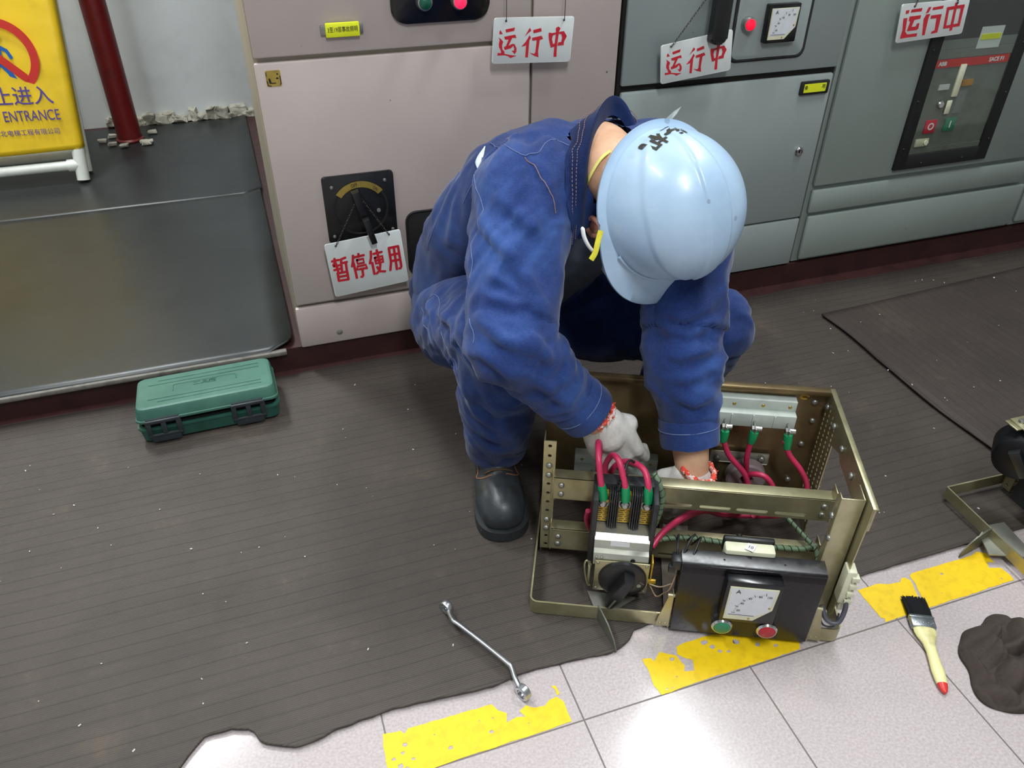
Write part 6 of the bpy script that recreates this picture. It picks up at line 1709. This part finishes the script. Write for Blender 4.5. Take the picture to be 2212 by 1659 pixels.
# gloves ---------------------------------------------------------------
def glove(wr, D, N, S, curl, thumb_side, nm):
    """wr wrist, D towards the fingers, N palm normal, S towards the index finger"""
    D = D.normalized(); N = (N - D * N.dot(D)).normalized(); S = D.cross(N) * (1 if S > 0 else -1)
    def pt(d, s, n): return wr + D * d + S * s + N * n
    def build(b):
        chain(b, [(pt(-0.004, 0, 0), 0.0295), (pt(0.006, 0, 0), 0.030), (pt(0.028, 0, 0), 0.033)])
        for s in (-0.028, -0.010, 0.010, 0.028):
            chain(b, [(pt(0.0, s * 0.6, 0), 0.022), (pt(0.045, s, 0.0), 0.0185), (pt(0.088, s * 1.1, -0.002), 0.0145)])
        for k, s in enumerate((0.033, 0.0115, -0.011, -0.0325)):
            L = (0.040, 0.045, 0.042, 0.033)[k]; c0 = curl[k]
            p = pt(0.090, s, -0.002); r = (0.0105, 0.011, 0.0105, 0.0095)[k]
            a = c0 * 0.55; pts = [(p, r * 1.12)]
            for seg, (l, da) in enumerate(((L, 0.0), (L * 0.62, c0), (L * 0.5, c0 * 0.8))):
                a += da
                p = p + (D * math.cos(a) + N * math.sin(a)) * l + S * (s * 0.05)
                pts.append((p, r * (0.98 - 0.08 * seg)))
            chain(b, pts)
        t0 = pt(0.020, 0.034, 0.008)
        chain(b, [(pt(0.010, 0.018, 0.004), 0.019), (t0 + D * 0.012 + S * 0.006, 0.0165), (t0 + D * 0.040 + S * 0.006 + N * 0.022, 0.0128), (t0 + D * 0.062 - S * 0.006 + N * 0.042, 0.0108)])
    o = keep(blob(nm, build, 0.0032, M_GLOVE, per, 3))
    # knitted cuff with coloured elastic edge
    x, y, z = frame_of(D); b = nb()
    M = Matrix((x, y, z)).transposed().to_4x4(); M.translation = wr - D * 0.024
    pr = [(0.0335 * (1 + 0.0), 0.0)]
    vs = []
    n = 60
    pts = [M @ Vector((0.0305 * math.cos(2 * PI * k / n) * (1 + 0.03 * math.sin(k * 2.1)), 0.0305 * math.sin(2 * PI * k / n) * (1 + 0.03 * math.sin(k * 1.7)), 0.0022 * math.sin(k * 1.3))) for k in range(n + 1)]
    add_tube(b, pts, 0.0048, 8)
    random.seed(2)
    for k in range(70):
        a = random.uniform(0, 2 * PI); p = M @ Vector((0.032 * math.cos(a), 0.032 * math.sin(a), random.uniform(-.004, .004))); q = p + (p - wr + D * 0.03).normalized() * random.uniform(0.003, 0.006) + Vector((random.uniform(-.003, .003),) * 3)
        add_tube(b, [p, q], 0.0007, 4)
    c = link_mesh('elastic_edge', b, M_CUFF, o, smooth=80)
    return o
gR0 = wrR + aR * 0.012
glove(gR0, vv(0.561, 0.952, 0.165) - gR0, vv(0.35, 0.75, -0.35), 1, (0.62, 0.70, 0.75, 0.8), 1, 'work_glove')
gL0 = wrL + vv(0.0, -0.002, -0.010)
glove(gL0, cw(0.240, 0.205, 0.075) - gL0, vv(0.45, 0.85, 0.1), -1, (0.55, 0.6, 0.65, 0.7), 1, 'work_glove')

# work boots -------------------------------------------------------------
def boot(heel, toe, name):
    ax = (toe - heel); L = ax.length; ax.normalize(); sd = Vector((-ax.y, ax.x, 0))
    def P(t, s, z): return heel + ax * (t * L) + sd * s + vv(0, 0, z)
    root = bpy.data.objects.new('work_boot', None); COL.objects.link(root); root.parent = per; root.matrix_local = Matrix.Identity(4)
    def build(b):
        chain(b, [(P(0.13, 0, 0.060), 0.036), (P(0.35, 0, 0.058), 0.037), (P(0.55, 0.001, 0.050), 0.038), (P(0.74, 0.002, 0.046), 0.040), (P(0.845, 0.001, 0.044), 0.0385)])
        for s in (-0.014, 0.014): chain(b, [(P(0.55, s, 0.042), 0.033), (P(0.75, s, 0.042), 0.035), (P(0.86, s * 0.8, 0.040), 0.031)])
        chain(b, [(P(0.16, 0, 0.06), 0.038), (P(0.20, 0, 0.125), 0.043)]); chain(b, [(P(0.30, 0, 0.07), 0.04), (P(0.27, 0, 0.12), 0.042)])
        cap(b, P(0.32, 0, 0.10), P(0.55, 0, 0.066), 0.034, 0.030)
    up = keep(blob('upper', build, 0.004, M_BOOT, root, 4))
    # sole outline
    out = []
    for t, hw in ((0.0, 0.018), (0.02, 0.028), (0.08, 0.036), (0.2, 0.038), (0.38, 0.037), (0.55, 0.045), (0.70, 0.052), (0.82, 0.0525), (0.91, 0.046), (0.97, 0.032), (1.0, 0.012)): out.append((t, hw))
    pts = smooth_path([P(t, hw, 0) for t, hw in out] + [P(1.004, 0, 0)] + [P(t, -hw * 0.97, 0) for t, hw in out[::-1]], 4)
    b = nb(); add_prism(b, [(p.x, p.y) for p in pts], 0.008, 0.030, bev=0.004)
    ctr = P(0.5, 0, 0)
    for k in range(14):
        t = 0.06 + 0.84 * k / 13
        hw = min([h for tt, h in out if tt <= t][-1], [h for tt, h in out if tt >= t][0]) * 0.97
        M = Matrix.Translation(P(t, 0, 0.0095)) @ RZ(math.atan2(ax.y, ax.x))
        add_box(b, (0, 0, 0), (L * 0.045, hw * 2.0, 0.012), 0.001, M)
    sole = keep(link_mesh('sole', b, M_SOLE, root, smooth=40))
    UB = bvh_of(up)
    for k, t in enumerate((0.47, 0.525, 0.58)):
        b = nb(); z = 0.106 - 0.012 * k
        add_tube(b, [p + vv(0, -0.0006, 0.0008) for p in drape(UB, [P(t, -0.026, z - 0.004), P(t + 0.01, -0.012, z + 0.004), P(t + 0.012, 0.012, z + 0.004), P(t, 0.026, z - 0.004)], 5)], 0.0030, 8, flat=0.6)
        keep(link_mesh('lace', b, M_LACE, root, smooth=80))
    UB = bvh_of(up)
    def dr(pts): return drape(UB, pts, 5)
    for s in (-1, 1):
        b = nb()
        add_tube(b, dr([P(0.40, s * 0.05, 0.07), P(0.52, s * 0.05, 0.062), P(0.60, s * 0.035, 0.075), P(0.635, s * 0.015, 0.09)]), 0.0011, 6)
        keep(link_mesh('orange_stitching', b, plain('orange_thread', srgb(150, 98, 64), 0.8), root, smooth=80))
    return root
boot(vv(0.388, 1.262, 0.0062), vv(0.337, 1.002, 0.0062), 'r')
boot(vv(0.795, 1.325, 0.0062), vv(0.835, 1.075, 0.0062), 'l')

# ------------------------------------------------------------------ crumpled rag
M_RAG = plain('dark_brown_cloth', srgb(62, 52, 46), 0.9, dirt=0.1, dscale=200, bump=0.3)
b = nb(); N = 170; g = []
for i in range(N):
    row = []
    for j in range(N):
        u = i / (N - 1) * 2 - 1; w_ = j / (N - 1) * 2 - 1
        r = math.hypot(u, w_); k = max(abs(u), abs(w_))
        u2, v2 = (u * k / r, w_ * k / r) if r > 1e-6 else (0, 0)
        a = math.atan2(v2, u2)
        rad = 0.098 * (1 + 0.17 * math.sin(2 * a + 0.9) + 0.10 * math.sin(3 * a + 2.2) + 0.07 * math.sin(5 * a + 1.0) + 0.03 * math.sin(9 * a))
        x = u2 * rad; y = v2 * rad * 0.95
        q = Vector((x, y, 0.0)); w1 = noise.noise(q * 14 + Vector((3, 1, 0))) * 2.6; w2 = noise.noise(q * 20 + Vector((9, 4, 2))) * 2.2
        f1 = abs(math.sin(46 * (x * 0.86 + y * 0.50) + w1)); f2 = abs(math.sin(58 * (-x * 0.35 + y * 0.93) + w2)); f3 = abs(math.sin(120 * (x * 0.7 - y * 0.7) + 2 * w1))
        h = max(0.0, 1 - k ** 7) ** 0.6
        dome_ = 0.5 + 0.5 * (1 - k * k)
        z = h * dome_ * (0.012 + 0.030 * f1 * (0.55 + 0.6 * abs(noise.noise(q * 11 + Vector((5, 5, 5))))) + 0.017 * f2 + 0.004 * f3)
        lean = 0.012 * (f1 - 0.5) * h
        row.append(b.verts.new((x + lean, y - 0.6 * lean, max(0.0016, z))))
    g.append(row)
for i in range(N - 1):
    for j in range(N - 1): b.faces.new((g[i][j], g[i + 1][j], g[i + 1][j + 1], g[i][j + 1]))
rag = thicken(link_mesh('cleaning_rag', b, M_RAG, smooth=70), 0.002, 0.0)
rag.location = (1.070, 0.482, 0.0); rag.rotation_euler = (0, 0, -0.25)
tag(rag, 'crumpled dark brown rag on the pale tiles beside the paint brush', 'rag')
